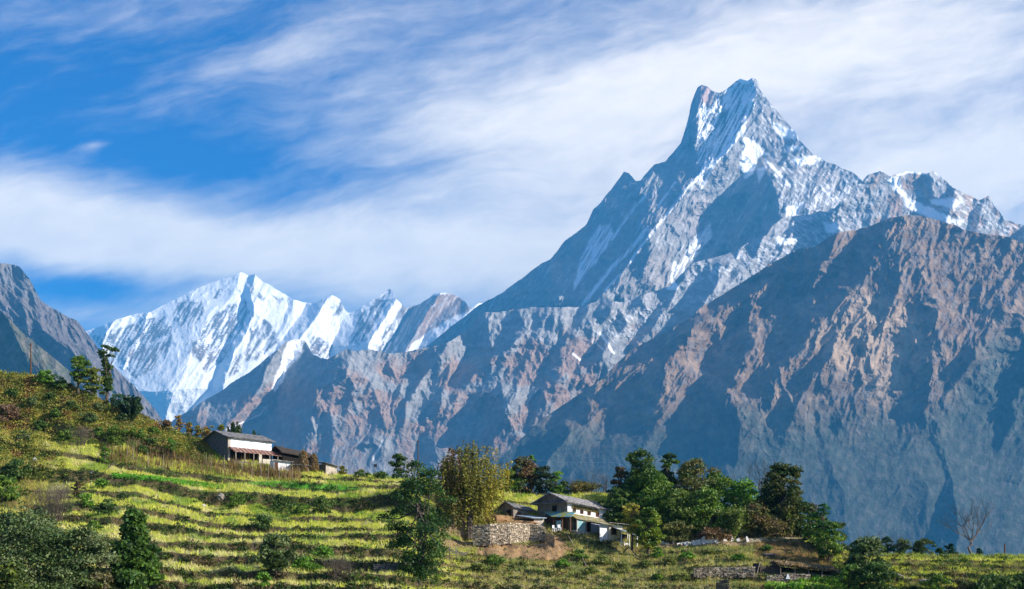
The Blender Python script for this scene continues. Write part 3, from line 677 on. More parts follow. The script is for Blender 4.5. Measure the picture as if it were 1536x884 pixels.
def plant(name, label, cat, px, base, top, w, style='broad', pal=((.05,.09,.02),), group=None, n=None, ls=None, cb=.25, dy=0., crest=False, bark=None, lean=0., dens=1.0):
    o = crestpt(px, 1.5+dy) if crest else ground(px, base)
    if dy and not crest: o = o*(o[1]+dy)/o[1]
    m = o[1]/F; H = (base-top)*m; Wd = w*m
    if crest: H = max(H, ((HY-top)*m)-o[2])
    root = empty(name, tuple(o)); tag(root, label, cat, group)
    pal = np.array(pal)*1.4; ls = ls or np.clip(.030*math.sqrt(H*Wd)+.17, .17, .36)
    R_ = Wd/2; bk = bark or M_BARK; wood = []; P = None
    def finish(P, clump, ls, cards=None):
        q = len(P); ci = (clump*len(pal)).astype(int).clip(0, len(pal)-1)
        cc = pal[ci]*rs.uniform(.72, 1.32, (q, 1))+rs.normal(0, .006, (q, 3))
        V, Fc, c4 = leafcards(P, ls, np.clip(cc, .004, 1)) if cards is None else cards(P, cc)
        npmesh('crown' if H > 2.4 else 'foliage', V, Fc, M_LEAF, root, c4)
    if style in ('bare', 'twigs'):
        if style == 'bare':
            a = np.array([0, 0, -.2]); b = np.array([lean*H, 0, H*.28]); wood.append(tube(wander(a, b, 5, .03*H), np.linspace(.035*H**.8, .022*H**.8, 5)))
            for i in range(7):
                an = 2*math.pi*i/7+rs.rand(); e = np.array([math.cos(an)*R_/H*2.4, math.sin(an)*R_/H*1.6, .8])
                branch_rec(wood, b*rs.uniform(.7, 1), e, H*.32, .016*H**.8, 3, .42, .07)
        else:
            for i in range(int(26*dens)):
                an = rs.rand()*2*math.pi; e = np.array([math.cos(an)*R_/H*rs.rand()*1.6, math.sin(an)*R_/H*rs.rand()*1.6, 1])
                branch_rec(wood, np.array([rs.normal()*R_*.25, rs.normal()*R_*.25, -.1]), e, H*.55, .014*H**.5+.008, 2, .4, .02)
        V, Fc = join(wood); npmesh('branches', V, Fc, bk, root); return root
    # outline of the crown: radius as a function of height fraction
    def prof(u):
        if style == 'cone': return np.clip(np.minimum((1-u)**.75*1.15, .25+u*3.2), 0.05, 1)
        if style == 'umbrella': return np.where(u > .72, np.sqrt(np.clip(1-((u-.86)/.16)**2, 0, 1)), .35*np.clip(1.2-u, 0, 1)+.15)
        if style == 'shrub': return np.sqrt(np.clip(1-((u-.38)/.64)**2, 0.02, 1))
        if style == 'column': return np.clip(np.sin(np.pi*np.clip(u*.86+.1, 0, 1))**.5, .1, 1)
        return np.sqrt(np.clip(1-((u-.52)/.5)**2, 0.03, 1))
    cbz = 0. if style == 'shrub' else cb
    z0, z1 = H*cbz, H
    if style in ('bamboo', 'spiky'):
        k = int((34 if style == 'bamboo' else 46)*dens); A = []; CL = []
        for i in range(k):
            an = rs.rand()*2*math.pi; rr = R_*rs.uniform(.2, 1.0); hh = H*rs.uniform(.55, 1.0)*(1-.25*rr/R_)
            u = np.linspace(0, 1, 26)
            droop = u**(2.2 if style == 'bamboo' else 1.1)
            x = math.cos(an)*rr*droop; y = math.sin(an)*rr*droop; z = hh*(u-(.12*u**4 if style == 'bamboo' else 0))
            pts = np.stack([x, y, z], -1); wood.append(tube(pts[::5], np.linspace(.035, .008, len(pts[::5])), 3))
            rep = 7; q = np.repeat(pts[5:], rep, 0); s = .28 if style == 'bamboo' else .12
            q = q+rs.normal(size=q.shape)*np.array([s, s, s*.9])*R_*.35; A.append(q); CL.append(np.full(len(q), rs.rand()))
        P = np.vstack(A); finish(P, np.concatenate(CL).clip(0, .999), ls*.85)
        V, Fc = join(wood); npmesh('stems', V, Fc, bk, root); return root
    if style == 'willow':
        wood.append(tube(wander(np.array([0, 0, -.3]), np.array([.05*R_, 0, H*.55]), 6, .03*H), np.linspace(.035*H, .02*H, 6), 8))
        A = []; CL = []; tips = []
        for i in range(52):
            an = rs.rand()*2*math.pi; rr = R_*rs.uniform(.1, 1.08); u = rs.uniform(.4, .98)
            e = np.array([math.cos(an)*rr, math.sin(an)*rr*.9, H*u*(1-.22*(rr/R_)**2)]); tips.append(e)
            s0 = np.array([0, 0, H*rs.uniform(.22, .5)]); wood.append(tube(wander(s0, e, 5, .02*H), np.linspace(.011*H, .003*H, 5), 4))
            for j in range(11):
                c = e+rs.normal(size=3)*np.array([.15, .15, .05])*R_; L = H*rs.uniform(.16, .42)
                L = min(L, c[2]-.5*rs.rand()-.3); t_ = rs.rand(30); q = c+np.stack([t_*rs.normal()*.25, t_*rs.normal()*.25, -t_*L], -1)
                q = q+rs.normal(size=q.shape)*.12; A.append(q); CL.append(np.full(len(q), np.clip(.5+.5*(c[0]/R_)*.7-.25*(c[2]/H-.6)+rs.normal()*.14, 0, .999)))
        P = np.vstack(A); finish(P, np.concatenate(CL), ls*.8)
        V, Fc = join(wood); npmesh('trunk', V, Fc, bk, root); return root
    nc = int(np.clip((24+H*Wd*1.0)*dens, 22, 115)); leaves = int((n or np.clip(150*H*Wd/(ls/.25)**2*dens, 900, 11000))*1.3)
    u = rs.uniform(.02, .97, nc); an = rs.rand(nc)*2*math.pi; rr = np.sqrt(rs.uniform(.1, 1, nc))
    lump = 1+.22*np.sin(an*3+u*7+rs.rand()*6)+.12*np.sin(an*5-u*11)
    crad = R_*np.where(rs.rand(nc) < .5, .26, .40)*rs.uniform(.75, 1.25, nc)
    if style == 'sparse': crad = crad*.72
    pr = np.clip(prof(u)*R_*lump*1.12-crad*.7, 0, None)
    ctr = np.stack([np.cos(an)*rr*pr+lean*H*u, np.sin(an)*rr*pr, z0+(z1-z0)*(.04+.92*u)-crad*.35], -1)
    cid = rs.randint(0, nc, leaves); tone = rs.rand(nc)
    d = rs.normal(size=(leaves, 3)); d /= np.linalg.norm(d, axis=1)[:, None]; d[:, 2] = np.where(d[:, 2] < -.2, -d[:, 2]*.6, d[:, 2])
    P = ctr[cid]+d*(crad[cid]*rs.uniform(.35, 1.12, leaves)**.7)[:, None]*np.array([1, 1, .85])
    P[:, 2] = np.maximum(P[:, 2], .02+.1*rs.rand(leaves))
    finish(P, (tone[cid]*.85+.15*rs.rand(leaves)).clip(0, .999), ls)
    if style == 'shrub':
        for i in range(9):
            e = ctr[rs.randint(nc)]; wood.append(tube(wander(np.array([rs.normal()*.08*R_, 0, -.15]), e, 4, .03*H), np.linspace(.02*H**.5+.012, .008, 4), 4))
        V, Fc = join(wood); npmesh('stems', V, Fc, bk, root)
    else:
        top_ = np.array([lean*H, 0, H*.82]); tr = wander(np.array([0, 0, -.35]), top_, 8, .018*H); r0 = .024*H+.05
        wood.append(tube(tr, np.linspace(r0, r0*.22, 8), 8))
        for i in range(min(nc, 22)):
            s0 = tr[rs.randint(2, 7)]; wood.append(tube(wander(s0, ctr[i], 4, .02*H), np.linspace(r0*.35, r0*.1, 4), 4))
        V, Fc = join(wood); npmesh('trunk', V, Fc, bk, root)
    return root

G1 = ((.045,.09,.014),(.075,.14,.02),(.11,.17,.024)); GD = ((.028,.06,.014),(.045,.085,.018),(.07,.115,.024))
GB = ((.08,.17,.02),(.12,.23,.025),(.06,.13,.018)); OL = ((.05,.085,.025),(.08,.12,.04),(.115,.145,.06),(.035,.06,.018))
BR = ((.13,.075,.04),(.09,.08,.03),(.17,.10,.05)); YG = ((.16,.16,.025),(.22,.19,.03),(.10,.12,.02)); RD = ((.09,.06,.03),(.055,.07,.025),(.12,.075,.035))
OG = ((.22,.13,.03),(.13,.13,.025),(.28,.16,.035))
T = 'tree'; B_ = 'shrub'
PL = [
 # left skyline
 ('leafy_tree','bushy green tree with a double crown on the left skyline','tree',118,594,532,30,'broad',G1,dict(cb=.3)),
 ('leafy_shrub','yellowish green shrub leaning against the double crowned skyline tree','shrub',139,597,548,30,'shrub',((.09,.12,.02),(.14,.15,.03)),{}),
 ('tall_slender_tree','tall slender tree with a flat umbrella top standing out against the snow','tree',160,604,515,34,'umbrella',GD,dict(cb=.15,dens=.8)),
 ('dark_spiky_shrub','dark green spiky shrub at the end of the skyline trees','shrub',196,634,586,42,'spiky',((.02,.045,.02),(.03,.06,.025)),{}),
 ('thin_bare_sapling','thin bare sapling right of the skyline pole','sapling',64,568,537,10,'twigs',OL,dict(dens=.15,bark=M_BARKG)),
 ('low_green_shrub','low green shrub on the crest beside the thin sapling','shrub',70,576,556,34,'shrub',GB,{}),
 ('low_dark_shrub','low dark shrub on the crest between pole and tree','shrub',92,586,566,26,'shrub',GD,{}),
 ('teal_green_shrub','small blue-green shrub under the slender tree','shrub',176,612,590,24,'shrub',((.03,.08,.04),(.05,.10,.04)),{}),
 ('autumn_shrub','rusty shrub highest of the autumn coloured row near the big stone house','shrub',268,650,621,12,'column',OG,dict(cb=.1)),
 ('autumn_shrub','dark rusty shrub leftmost of the autumn coloured row','shrub',250,646,630,20,'shrub',BR,{}),
 ('autumn_shrub','short orange and green shrub third in the autumn coloured row','shrub',284,652,632,12,'column',OG,dict(cb=.1)),
 ('autumn_shrub','slim green shrub squeezed between two orange ones in the autumn row','shrub',297,654,635,11,'column',YG,dict(cb=.1)),
 ('autumn_shrub','wide orange topped shrub nearest to the gable of the big stone house','shrub',313,658,634,24,'shrub',OG,{}),
 ('spiky_palm_shrub','large dark spiky shrub showing above the roof of the big stone house','shrub',352,676,629,28,'spiky',((.03,.06,.02),(.05,.085,.025)),dict(dy=8)),
 ('small_round_tree','small round olive tree peeping over the left end of the slate roof','shrub',332,672,636,12,'broad',YG,dict(dy=8)),
 ('spiky_palm_shrub','smaller dark spiky shrub right of the larger one behind the slate roof','shrub',379,680,639,22,'spiky',((.025,.05,.03),(.04,.07,.035)),dict(dy=8)),
 ('round_green_bush','round grass-green bush on the upper terrace edge','bush',173,668,638,34,'shrub',((.06,.10,.015),(.08,.13,.02)),{}),
 ('leafy_sapling','bright leafy sapling on the narrow field under the round bush','sapling',158,696,668,14,'column',GB,dict(cb=.05)),
 ('leafy_sapling','blue-green sapling on the slope left of the stone house','sapling',257,680,656,14,'column',GB,dict(cb=.05)),
 ('dry_brown_bush','dry brown thorn bush hanging over the upper terrace','bush',122,668,640,34,'twigs',BR,dict(dens=1.2)),
 ('dry_brown_bush','brown and purple dry bush at the left picture edge high on the slope','bush',12,634,606,44,'shrub',((.12,.075,.05),(.16,.10,.06)),{}),
 ('green_bank_bush','dark green bush on the bank at the left picture edge','bush',26,720,688,46,'shrub',GD,{}),
 ('green_bank_bush','leafy green bush under a pale straw terrace at far left','bush',8,752,712,50,'shrub',G1,{}),
 ('green_bank_bush','small dark bush on the bank below the leafy sapling','bush',118,748,720,20,'shrub',RD,{}),
 ('green_bank_bush','bright green bush among dry grass left of the terraces','bush',128,760,738,26,'shrub',GB,{}),
 ('green_bank_bush','small fresh green bush beside the end of the green crop strip','bush',152,734,716,20,'shrub',GB,{}),
 ('reddish_thorn_bush','wide leafless reddish thorn bush above the big olive bushes','bush',82,782,732,62,'twigs',BR,dict(dens=2.2)),
 ('grey_thorn_bush','pale grey leafless bush behind the reddish thorn bush','bush',92,748,722,46,'twigs',BR,dict(dens=1.2,bark=M_TWIG)),
 ('dark_hedge_bush','dark hedge bush on the bank left of the conical tree','bush',162,772,748,34,'shrub',GD,{}),
 # lower left
 ('olive_bush','huge grey-green olive bush filling the lower left corner','bush',36,910,764,172,'shrub',OL,dict(n=15000,ls=.24)),
 ('olive_bush','grey-green olive bush between the huge one and the conical tree','bush',118,908,784,104,'shrub',OL,dict(n=9500,ls=.24)),
 ('yellow_green_bush','yellow-green bush cut by the lower left corner','bush',8,910,838,70,'shrub',((.10,.13,.02),(.14,.16,.03),(.06,.09,.02)),dict(n=4000,dy=-5)),
 ('low_brown_bush','low brownish bush at the foot of the conical tree','bush',150,905,855,54,'shrub',((.10,.09,.04),(.06,.08,.02)),dict(n=3000,dy=-3)),
 ('conical_evergreen','dense dark conical evergreen tree in the lower left','tree',202,900,760,84,'cone',((.03,.065,.012),(.05,.10,.015),(.07,.13,.02)),dict(cb=.02,n=15000,dens=1.6)),
 ('olive_shrub','round grey-green shrub standing alone on the middle terraces','shrub',413,864,800,54,'broad',OL,dict(cb=.12,n=4000)),
 ('bank_bush','dark leafy bush on the bank below the bean poles','bush',354,761,739,28,'shrub',G1,{}),
 ('bank_bush','large dark bush left of centre on the long terrace bank','bush',420,770,741,38,'shrub',GD,{}),
 ('bank_bush','dark bush right of the larger one on the long terrace bank','bush',482,770,743,34,'shrub',GD,{}),
 ('bank_bush','low green bush between the two dark ones on the long bank','bush',450,774,754,30,'shrub',G1,{}),
 ('bank_bush','wide low hedge bush under the second terrace','bush',392,793,772,40,'shrub',GD,{}),
 ('bank_bush','fresh green bush beneath the lone olive shrub','bush',396,880,858,30,'shrub',GB,{}),
 ('bank_bush','fresh green bush right of the lone olive shrub','bush',458,856,836,42,'shrub',GB,{}),
 ('bank_bush','low bright green bush on the bank above the bare reddish shrub','bush',485,838,820,44,'shrub',GB,{}),
 ('bare_red_shrub','leafless reddish shrub on the lower terraces in front of dark bank','shrub',508,872,834,60,'twigs',BR,dict(dens=2.0)),
 ('crest_bush','tiny green bush on the crest beside the last shed','bush',513,712,699,14,'shrub',YG,{}),
 ('crest_bush','low dark bush halfway along the grassy crest','bush',542,716,705,24,'shrub',GD,{}),
 ('crest_bush','low dark bush under the little board on the crest','bush',570,718,708,28,'shrub',GD,{}),
 # centre
 ('dark_broad_tree','small dark tree on the crest left of the tall pole','tree',598,724,684,26,'broad',GD,dict(cb=.2,crest=True)),
 ('tall_airy_tree','tall airy green tree with thin pale trunk in the middle','tree',628,876,683,98,'broad',((.018,.045,.012),(.03,.07,.015),(.055,.10,.02)),dict(cb=.0,n=11500,ls=.23,dens=1.7)),
 ('drooping_willow','large yellow-green willow with drooping branches and brown top','tree',704,806,652,96,'willow',((.08,.045,.02),(.10,.10,.02),(.17,.16,.025),(.24,.20,.03)),{}),
 ('shade_bush','low dark bush under the airy tree','bush',655,790,762,34,'shrub',GD,{}),
 ('reddish_bush','broad reddish brown bush on the skyline behind the village house','bush',785,750,690,50,'shrub',RD,dict(crest=True)),
 ('bright_treetop','narrow bright green tree rising behind the reddish bush','tree',797,750,685,18,'column',GB,dict(crest=True,dy=3)),
 ('green_mound_bush','rounded green bush left of the reddish one','bush',764,752,714,42,'shrub',G1,dict(crest=True,dy=-1)),
 ('dark_blue_bush','dark bluish bush directly behind the left end of the slate roof','bush',814,758,712,36,'shrub',((.022,.04,.025),(.035,.055,.03)),dict(crest=True,dy=-1)),
 ('yellow_green_tree','loose yellow-green tree right of the dark bluish bush','tree',834,752,712,30,'broad',GB,dict(crest=True,cb=.1,dens=.7)),
 ('thorny_shrub','leafless dark thorny shrub above the ridge of the village house','shrub',856,748,722,26,'twigs',GD,dict(crest=True,dens=.8)),
 ('small_dark_bush','small dark bush between yellow-green tree and thorny shrub','bush',846,750,726,20,'shrub',GD,dict(crest=True)),
 ('mound_bush','low olive brown bush mound behind the village house roof','bush',880,752,732,62,'shrub',((.13,.10,.03),(.10,.10,.03)),dict(crest=True)),
 ('bare_sapling','thin bare sapling alone against the blue slope behind the house','sapling',889,736,706,14,'twigs',GD,dict(crest=True,dens=.35,bark=M_BARKG)),
 ('bare_stump_tree','pollarded bare tree at the left edge of the dense grove','tree',908,748,720,12,'twigs',GD,dict(crest=True,dens=.5)),
 ('yellow_garden_tree','small yellowish garden tree beside the village house','tree',948,822,752,30,'broad',((.26,.23,.04),(.18,.19,.03),(.32,.28,.06)),dict(cb=.3,dy=-3)),
 ('round_garden_tree','dense round green garden tree right of the yellowish one','tree',972,828,759,44,'broad',((.05,.10,.015),(.13,.18,.02),(.20,.22,.03)),dict(cb=.04,n=4200,dy=-3)),
 ('bright_bush','small bright green bush at the foot of the round garden tree','bush',986,838,820,16,'shrub',GB,{}),
 # grove
 ('bare_reddish_tree','half bare reddish tree at the left side of the grove','tree',931,790,696,34,'sparse',RD,dict(dens=.6,dy=8)),
 ('grove_tree','tallest dark green tree at the left of the grove','tree',962,800,668,61,'broad',GD,dict(cb=.0,dy=7)),
 ('grove_tree','slim tall tree with a round top second in the grove skyline','tree',1001,800,671,34,'broad',GD,dict(cb=.0,dy=9)),
 ('grove_tree','mid green leafy tree in front of the tallest grove tree','tree',978,806,700,75,'shrub',G1,dict(cb=.0,dy=4)),
 ('grove_tree','broad brownish green tree in the middle of the grove skyline','tree',1042,800,683,78,'broad',((.08,.085,.025),(.055,.09,.02),(.11,.10,.03)),dict(cb=.0,dy=7)),
 ('grove_tree','dark tree filling the gap right of the brownish grove tree','tree',1074,800,704,61,'shrub',G1,dict(cb=.0,dy=7)),
 ('grove_tree','bright green round tree at the right end of the grove','tree',1112,800,713,61,'broad',GB,dict(cb=.0,dy=6)),
 ('grove_tree','yellowish green tree low in the front centre of the grove','tree',1016,808,732,68,'shrub',((.07,.11,.02),(.10,.14,.025)),dict(cb=.0,dy=2)),
 ('grove_tree','mid green tree with light sprays in the front of the grove','tree',1058,810,730,68,'shrub',G1,dict(cb=.0,dy=2)),
 ('grove_tree','dark low tree at the left foot of the grove','tree',925,796,728,53,'shrub',GD,dict(cb=.0,dy=3)),
 ('bamboo_clump','feathery green bamboo clump at the lower right of the grove','bamboo',1098,812,742,56,'bamboo',((.08,.12,.02),(.12,.15,.03)),dict(dy=1)),
 ('slope_shrub','olive shrub at the foot of the grove above the white slabs','shrub',1014,812,780,46,'shrub',((.13,.13,.04),(.09,.10,.03)),{}),
 ('slope_shrub','brown shrub on the slope between the grove and the tall dark tree','shrub',1134,806,752,52,'shrub',((.10,.10,.03),(.07,.09,.025),(.13,.09,.04)),{}),
 ('slope_shrub','low brown and olive shrub above the footpath','shrub',1160,806,780,52,'shrub',((.13,.10,.045),(.10,.08,.03)),{}),
 ('slope_shrub','dry low shrub at the foot of the feathery bamboo','shrub',1070,812,792,60,'shrub',BR,{}),
 ('tall_dark_tree','tall dark layered tree standing alone right of the grove','tree',1174,806,690,64,'broad',((.022,.045,.012),(.045,.06,.015),(.07,.075,.02)),dict(cb=.08,dy=4,dens=1.3)),
 ('bare_leaning_tree','leafless tree leaning out left of the tall dark tree','tree',1146,780,682,34,'bare',GD,dict(dy=5)),
 ('bamboo_clump','upright golden-green bamboo clump in front of the tall dark tree','bamboo',1156,790,706,40,'bamboo',((.10,.13,.025),(.15,.16,.03)),dict(dy=2)),
 ('bamboo_clump','drooping bamboo clump under the tall dark tree','bamboo',1184,806,748,40,'bamboo',((.08,.11,.02),(.11,.12,.03)),{}),
 ('grey_leafed_bush','grey-brown leaved bush at the lower edge of the tall dark tree','bush',1214,812,752,38,'shrub',((.10,.085,.06),(.06,.06,.035)),dict(dy=2)),
 ('vivid_round_tree','vivid dark green tree with a round top beside the grey-brown bush','tree',1235,830,752,28,'broad',((.02,.07,.02),(.03,.10,.03)),dict(dy=3,cb=.1)),
 ('slope_tree','low dark green tree between the brown shrub and the tall dark tree','tree',1146,800,738,46,'shrub',GD,dict(dy=5)),
 ('slope_tree','dark green tree hanging on the slope right below the tall dark tree','tree',1200,808,742,44,'shrub',((.03,.06,.014),(.05,.08,.018)),dict(dy=4)),
 ('slope_tree','green tree stepping down the slope beside the vivid round tree','tree',1226,826,766,44,'shrub',G1,dict(dy=2)),
 ('hillside_bush','tall mid green bush below the vivid round tree','bush',1244,842,778,46,'shrub',G1,{}),
 ('hillside_bush','thin grey-green bush sticking out right of the vivid round tree','bush',1259,834,780,24,'shrub',OL,dict(dens=.6)),
 ('hillside_bush','olive green bush at the left end of the right-hand field','bush',1298,862,805,62,'shrub',OL,dict(n=4200)),
 ('hillside_bush','dark green bush below the olive one beside the vegetable patch','bush',1316,892,845,66,'shrub',GD,dict(n=4000)),
 ('hillside_bush','dark bush low in front of the vegetable patch','bush',1275,888,846,40,'shrub',G1,{}),
 ('field_edge_bush','round dark green bush at the far edge of the right-hand field','bush',1329,834,804,24,'broad',((.012,.05,.025),(.02,.07,.03)),dict(cb=.08,crest=True)),
 ('field_edge_bush','olive bush behind the grass between two round ones','bush',1354,838,812,34,'shrub',OL,dict(crest=True)),
 ('field_edge_bush','domed green bush in the middle of the field edge','bush',1383,838,811,38,'shrub',((.08,.10,.03),(.06,.09,.02)),dict(crest=True)),
 ('field_edge_bush','tiny dark bush left of the pointed one at the field edge','bush',1409,836,819,14,'shrub',GD,dict(crest=True)),
 ('field_edge_bush','dark pointed bush left of the tall leafless tree','bush',1425,836,815,20,'shrub',((.015,.05,.025),(.02,.06,.03)),dict(crest=True)),
 ('field_edge_bush','tiny blue-green bush at the foot of the tall leafless tree','bush',1469,836,821,9,'shrub',((.02,.07,.05),),dict(crest=True)),
 ('bare_twig_shrub','leafless shrub behind the field edge left of the round dark bush','shrub',1313,834,801,20,'twigs',GD,dict(crest=True,dens=.4,bark=M_TWIG)),
 ('bare_twig_shrub','leafless reddish shrub between the field edge bushes','shrub',1346,834,803,26,'twigs',BR,dict(crest=True,dens=.5,bark=M_TWIG)),
 ('bare_tree','tall leafless pale tree standing on the right-hand field','tree',1456,836,748,70,'bare',GD,dict(crest=True,bark=M_TWIG,dy=-1)),
 ('corner_bush','dark green bush low at the right bottom corner','bush',1490,905,862,74,'shrub',GD,dict(n=3600)),
 ('corner_bush','green bush beside the fallen log at the lower right','bush',1408,900,862,44,'shrub',G1,{}),
 ('corner_bush','dark bush cut by the right picture edge','bush',1545,900,856,50,'shrub',GD,{}),
 *[('weedy_bush','green weedy bush among several on the rough slope below the village house','bush',a_,b_,b_-c_*.42,c_,'shrub',(GB, G1, ((.16,.17,.05),(.11,.14,.03)))[a_ % 3],dict(group='weedy bushes below the village house')) for a_, b_, c_ in ((742,846,34),(716,858,30),(782,852,26),(846,850,24),(868,838,30),(884,862,26),(905,846,28),(932,858,34),(968,850,22),(1004,846,26),(1032,838,24),(1064,832,22),(1110,840,22),(1022,872,30),(1150,826,20),(985,872,26))],
 ('corner_bush','brown weedy bush low between the corner bushes','bush',1444,900,868,40,'shrub',((.10,.08,.04),(.06,.08,.03)),{}),
]
for i, (px, py, w) in enumerate(((20,590,20),(52,606,26),(84,622,22),(108,610,20),(135,630,26),(150,650,20),(60,640,24),(35,655,20),(205,652,24),(228,664,18),(186,628,20),(98,655,24),(75,596,18),(148,612,20),(232,646,16),(214,676,18),(60,770,26),(140,790,24),(100,765,20),(185,745,18))):
    PL.append(('scrub_bush','rounded scrub bush among many alike on the steep upper left slope','bush',px,py+5,py-w*.42,w,'shrub',(GD, OL, G1)[i % 3],dict(group='scrub bushes on the upper left slope')))
for (nm, lb, ct, px, base, top, w, stl, pal, kw) in PL: plant(nm, lb, ct, px, base, top, w, stl, pal, **kw)
# =================================================================== buildings and small built things
rs = np.random.RandomState(23)
M_SLATE = mat('weathered_slate', (.23, .22, .21), (.10, .10, .105), 1.4, .75, .03, 5, (1, 1, 1))
M_SLATE2 = mat('slate_light', (.40, .375, .35), (.11, .10, .10), 3.2, .7, .02, 6)
M_STONE = mat('grey_stone_wall', (.20, .18, .16), (.085, .075, .065), 2.2, .95, .06, 4, (1, 1, 2.2))
M_STONEL = mat('pale_rubble', (.52, .46, .38), (.30, .25, .20), 1.7, .95, .03, 6)
M_WHITE = mat('limewash', (.78, .79, .80), (.50, .49, .47), 1.3, .9, .02, 5, (1, 1, .6), lo=.5, hi=.72)
M_CREAM = mat('cream_plaster', (.62, .57, .47), (.42, .36, .27), 1.5, .9, .02, 5)
M_DARK = mat('painted_interior_shade', (.02, .016, .012), (.012, .01, .008), 2, 1)  # near-black colour stands in for the shade inside openings and under roofs
M_WOOD = mat('brown_timber', (.15, .07, .035), (.07, .035, .02), 4, .8, .01, 12, (1, 1, .2))
M_WOODG = mat('grey_timber', (.30, .26, .21), (.16, .13, .10), 4, .85, .01, 12, (1, 1, .2))
M_TIN = mat('blue_white_tin', (.50, .60, .68), (.30, .42, .52), 1.6, .35, .01, 9, (1, 1, 1), .25)
M_TEAL = mat('teal_sheet', (.16, .38, .42), (.35, .45, .40), 1.6, .5, .01, 9)
M_BLUE = mat('pale_blue_boards', (.34, .42, .60), (.48, .52, .62), 1.2, .7, .01, 5, (1, 1, .3))
M_THATCH = mat('straw', (.30, .22, .12), (.16, .11, .06), 3, .95, .06, 9, (1, 1, .3))
M_MOSS = mat('mossy_boards', (.22, .20, .06), (.30, .27, .20), 1.2, .9, .04, 5, lo=.4, hi=.6)
M_PURP = mat('faded_red_window', (.20, .08, .04), (.12, .045, .025), 3, .7)
def striped(name, c1, c2, per, axis=0):
    m = bpy.data.materials.new(name); m.use_nodes = True; k = NT(m.node_tree)
    b = m.node_tree.nodes['Principled BSDF']; b.inputs['Roughness'].default_value = .6
    tcn = k.n('ShaderNodeTexCoord'); sp = k.n('ShaderNodeSeparateXYZ'); k.link(tcn.outputs['Object'], sp.inputs[0])
    f = k.m('FRACT', k.m('DIVIDE', sp.outputs[axis], per)); f = k.m('GREATER_THAN', f, .68)
    nz = k.noise(tcn.outputs['Object'], 2.5, 5, .6)
    k.link(k.mix(k.m('MULTIPLY', f, k.ramp(nz, .35, .6)), k.mix(nz, (c1[0]*.5, c1[1]*.5, c1[2]*.5, 1), (*[min(1, x*1.4) for x in c1], 1)), (*c2, 1)), b.inputs['Base Color'])
    return m
M_RUST = striped('rusty_corrugated_sheet', (.15, .05, .03), (.36, .28, .23), .85)

def boxes(bl, k=0.0, jit=0.0):
    """bl: list of (u0,u1,v0,v1,w0,w1); k shears the courses down along u as the slope falls"""
    V = []; Fc = []
    for (a, b, c, d, e, f) in bl:
        o = len(V)
        for x in (a, b):
            for y in (c, d):
                for z in (e, f):
                    V.append((x+rs.normal()*jit, y+rs.normal()*jit, z-k*x+rs.normal()*jit))
        for q in ((0, 1, 3, 2), (4, 6, 7, 5), (0, 4, 5, 1), (2, 3, 7, 6), (0, 2, 6, 4), (1, 5, 7, 3)): Fc.append([o+i for i in q])
    return np.array(V), np.array(Fc)
def slab(p, th):
    """thick sheet from 4 corner points; thickness downwards"""
    p = np.array(p, float); V = np.vstack([p, p-np.array([0, 0, th])])
    return V, np.array([(0, 1, 2, 3), (7, 6, 5, 4), (0, 4, 5, 1), (1, 5, 6, 2), (2, 6, 7, 3), (3, 7, 4, 0)])
def shingles(p00, p10, p11, p01, nu, nv, th=.05, lift=.05, jit=.35):
    """rows of overlapping roof slates between eave p00-p10 and ridge p01-p11"""
    p00, p10, p11, p01 = [np.array(q, float) for q in (p00, p10, p11, p01)]
    nrm = np.cross(p10-p00, p01-p00); nrm /= np.linalg.norm(nrm)
    if nrm[2] < 0: nrm = -nrm
    P = lambda a, b: (p00*(1-a)+p10*a)*(1-b)+(p01*(1-a)+p11*a)*b
    parts = []
    for j in range(nv):
        b0, b1 = j/nv-.02, (j+1.35)/nv; xs = np.sort(np.concatenate([[0, 1], (np.arange(1, nu)+rs.uniform(-jit, jit, nu-1))/nu]))
        for i in range(len(xs)-1):
            a0, a1 = xs[i]+.002, xs[i+1]-.002; l0 = lift+rs.uniform(0, .035)+(.0 if j else .02); bb = b0+rs.uniform(-.03, .02)
            q = [P(a0, bb)+nrm*l0, P(a1, bb)+nrm*(l0+rs.uniform(-.01, .02)), P(a1, min(b1, 1))+nrm*.012, P(a0, min(b1, 1))+nrm*.012]
            parts.append(slab(q, th))
    return join(parts)
def frame(name, label, cat, px, py, al, dy=0., group=None, dz=0.):
    o = ground(px, py); Y = o[1]+dy; o = np.array([(px-768)/F*Y, Y, (HY-py)/F*Y+dz])
    return tag(empty(name, tuple(o), R(al)), label, cat, group)
def prt(name, vf, m, par, smooth=False): return npmesh(name, vf[0], vf[1], m, par, None, smooth)
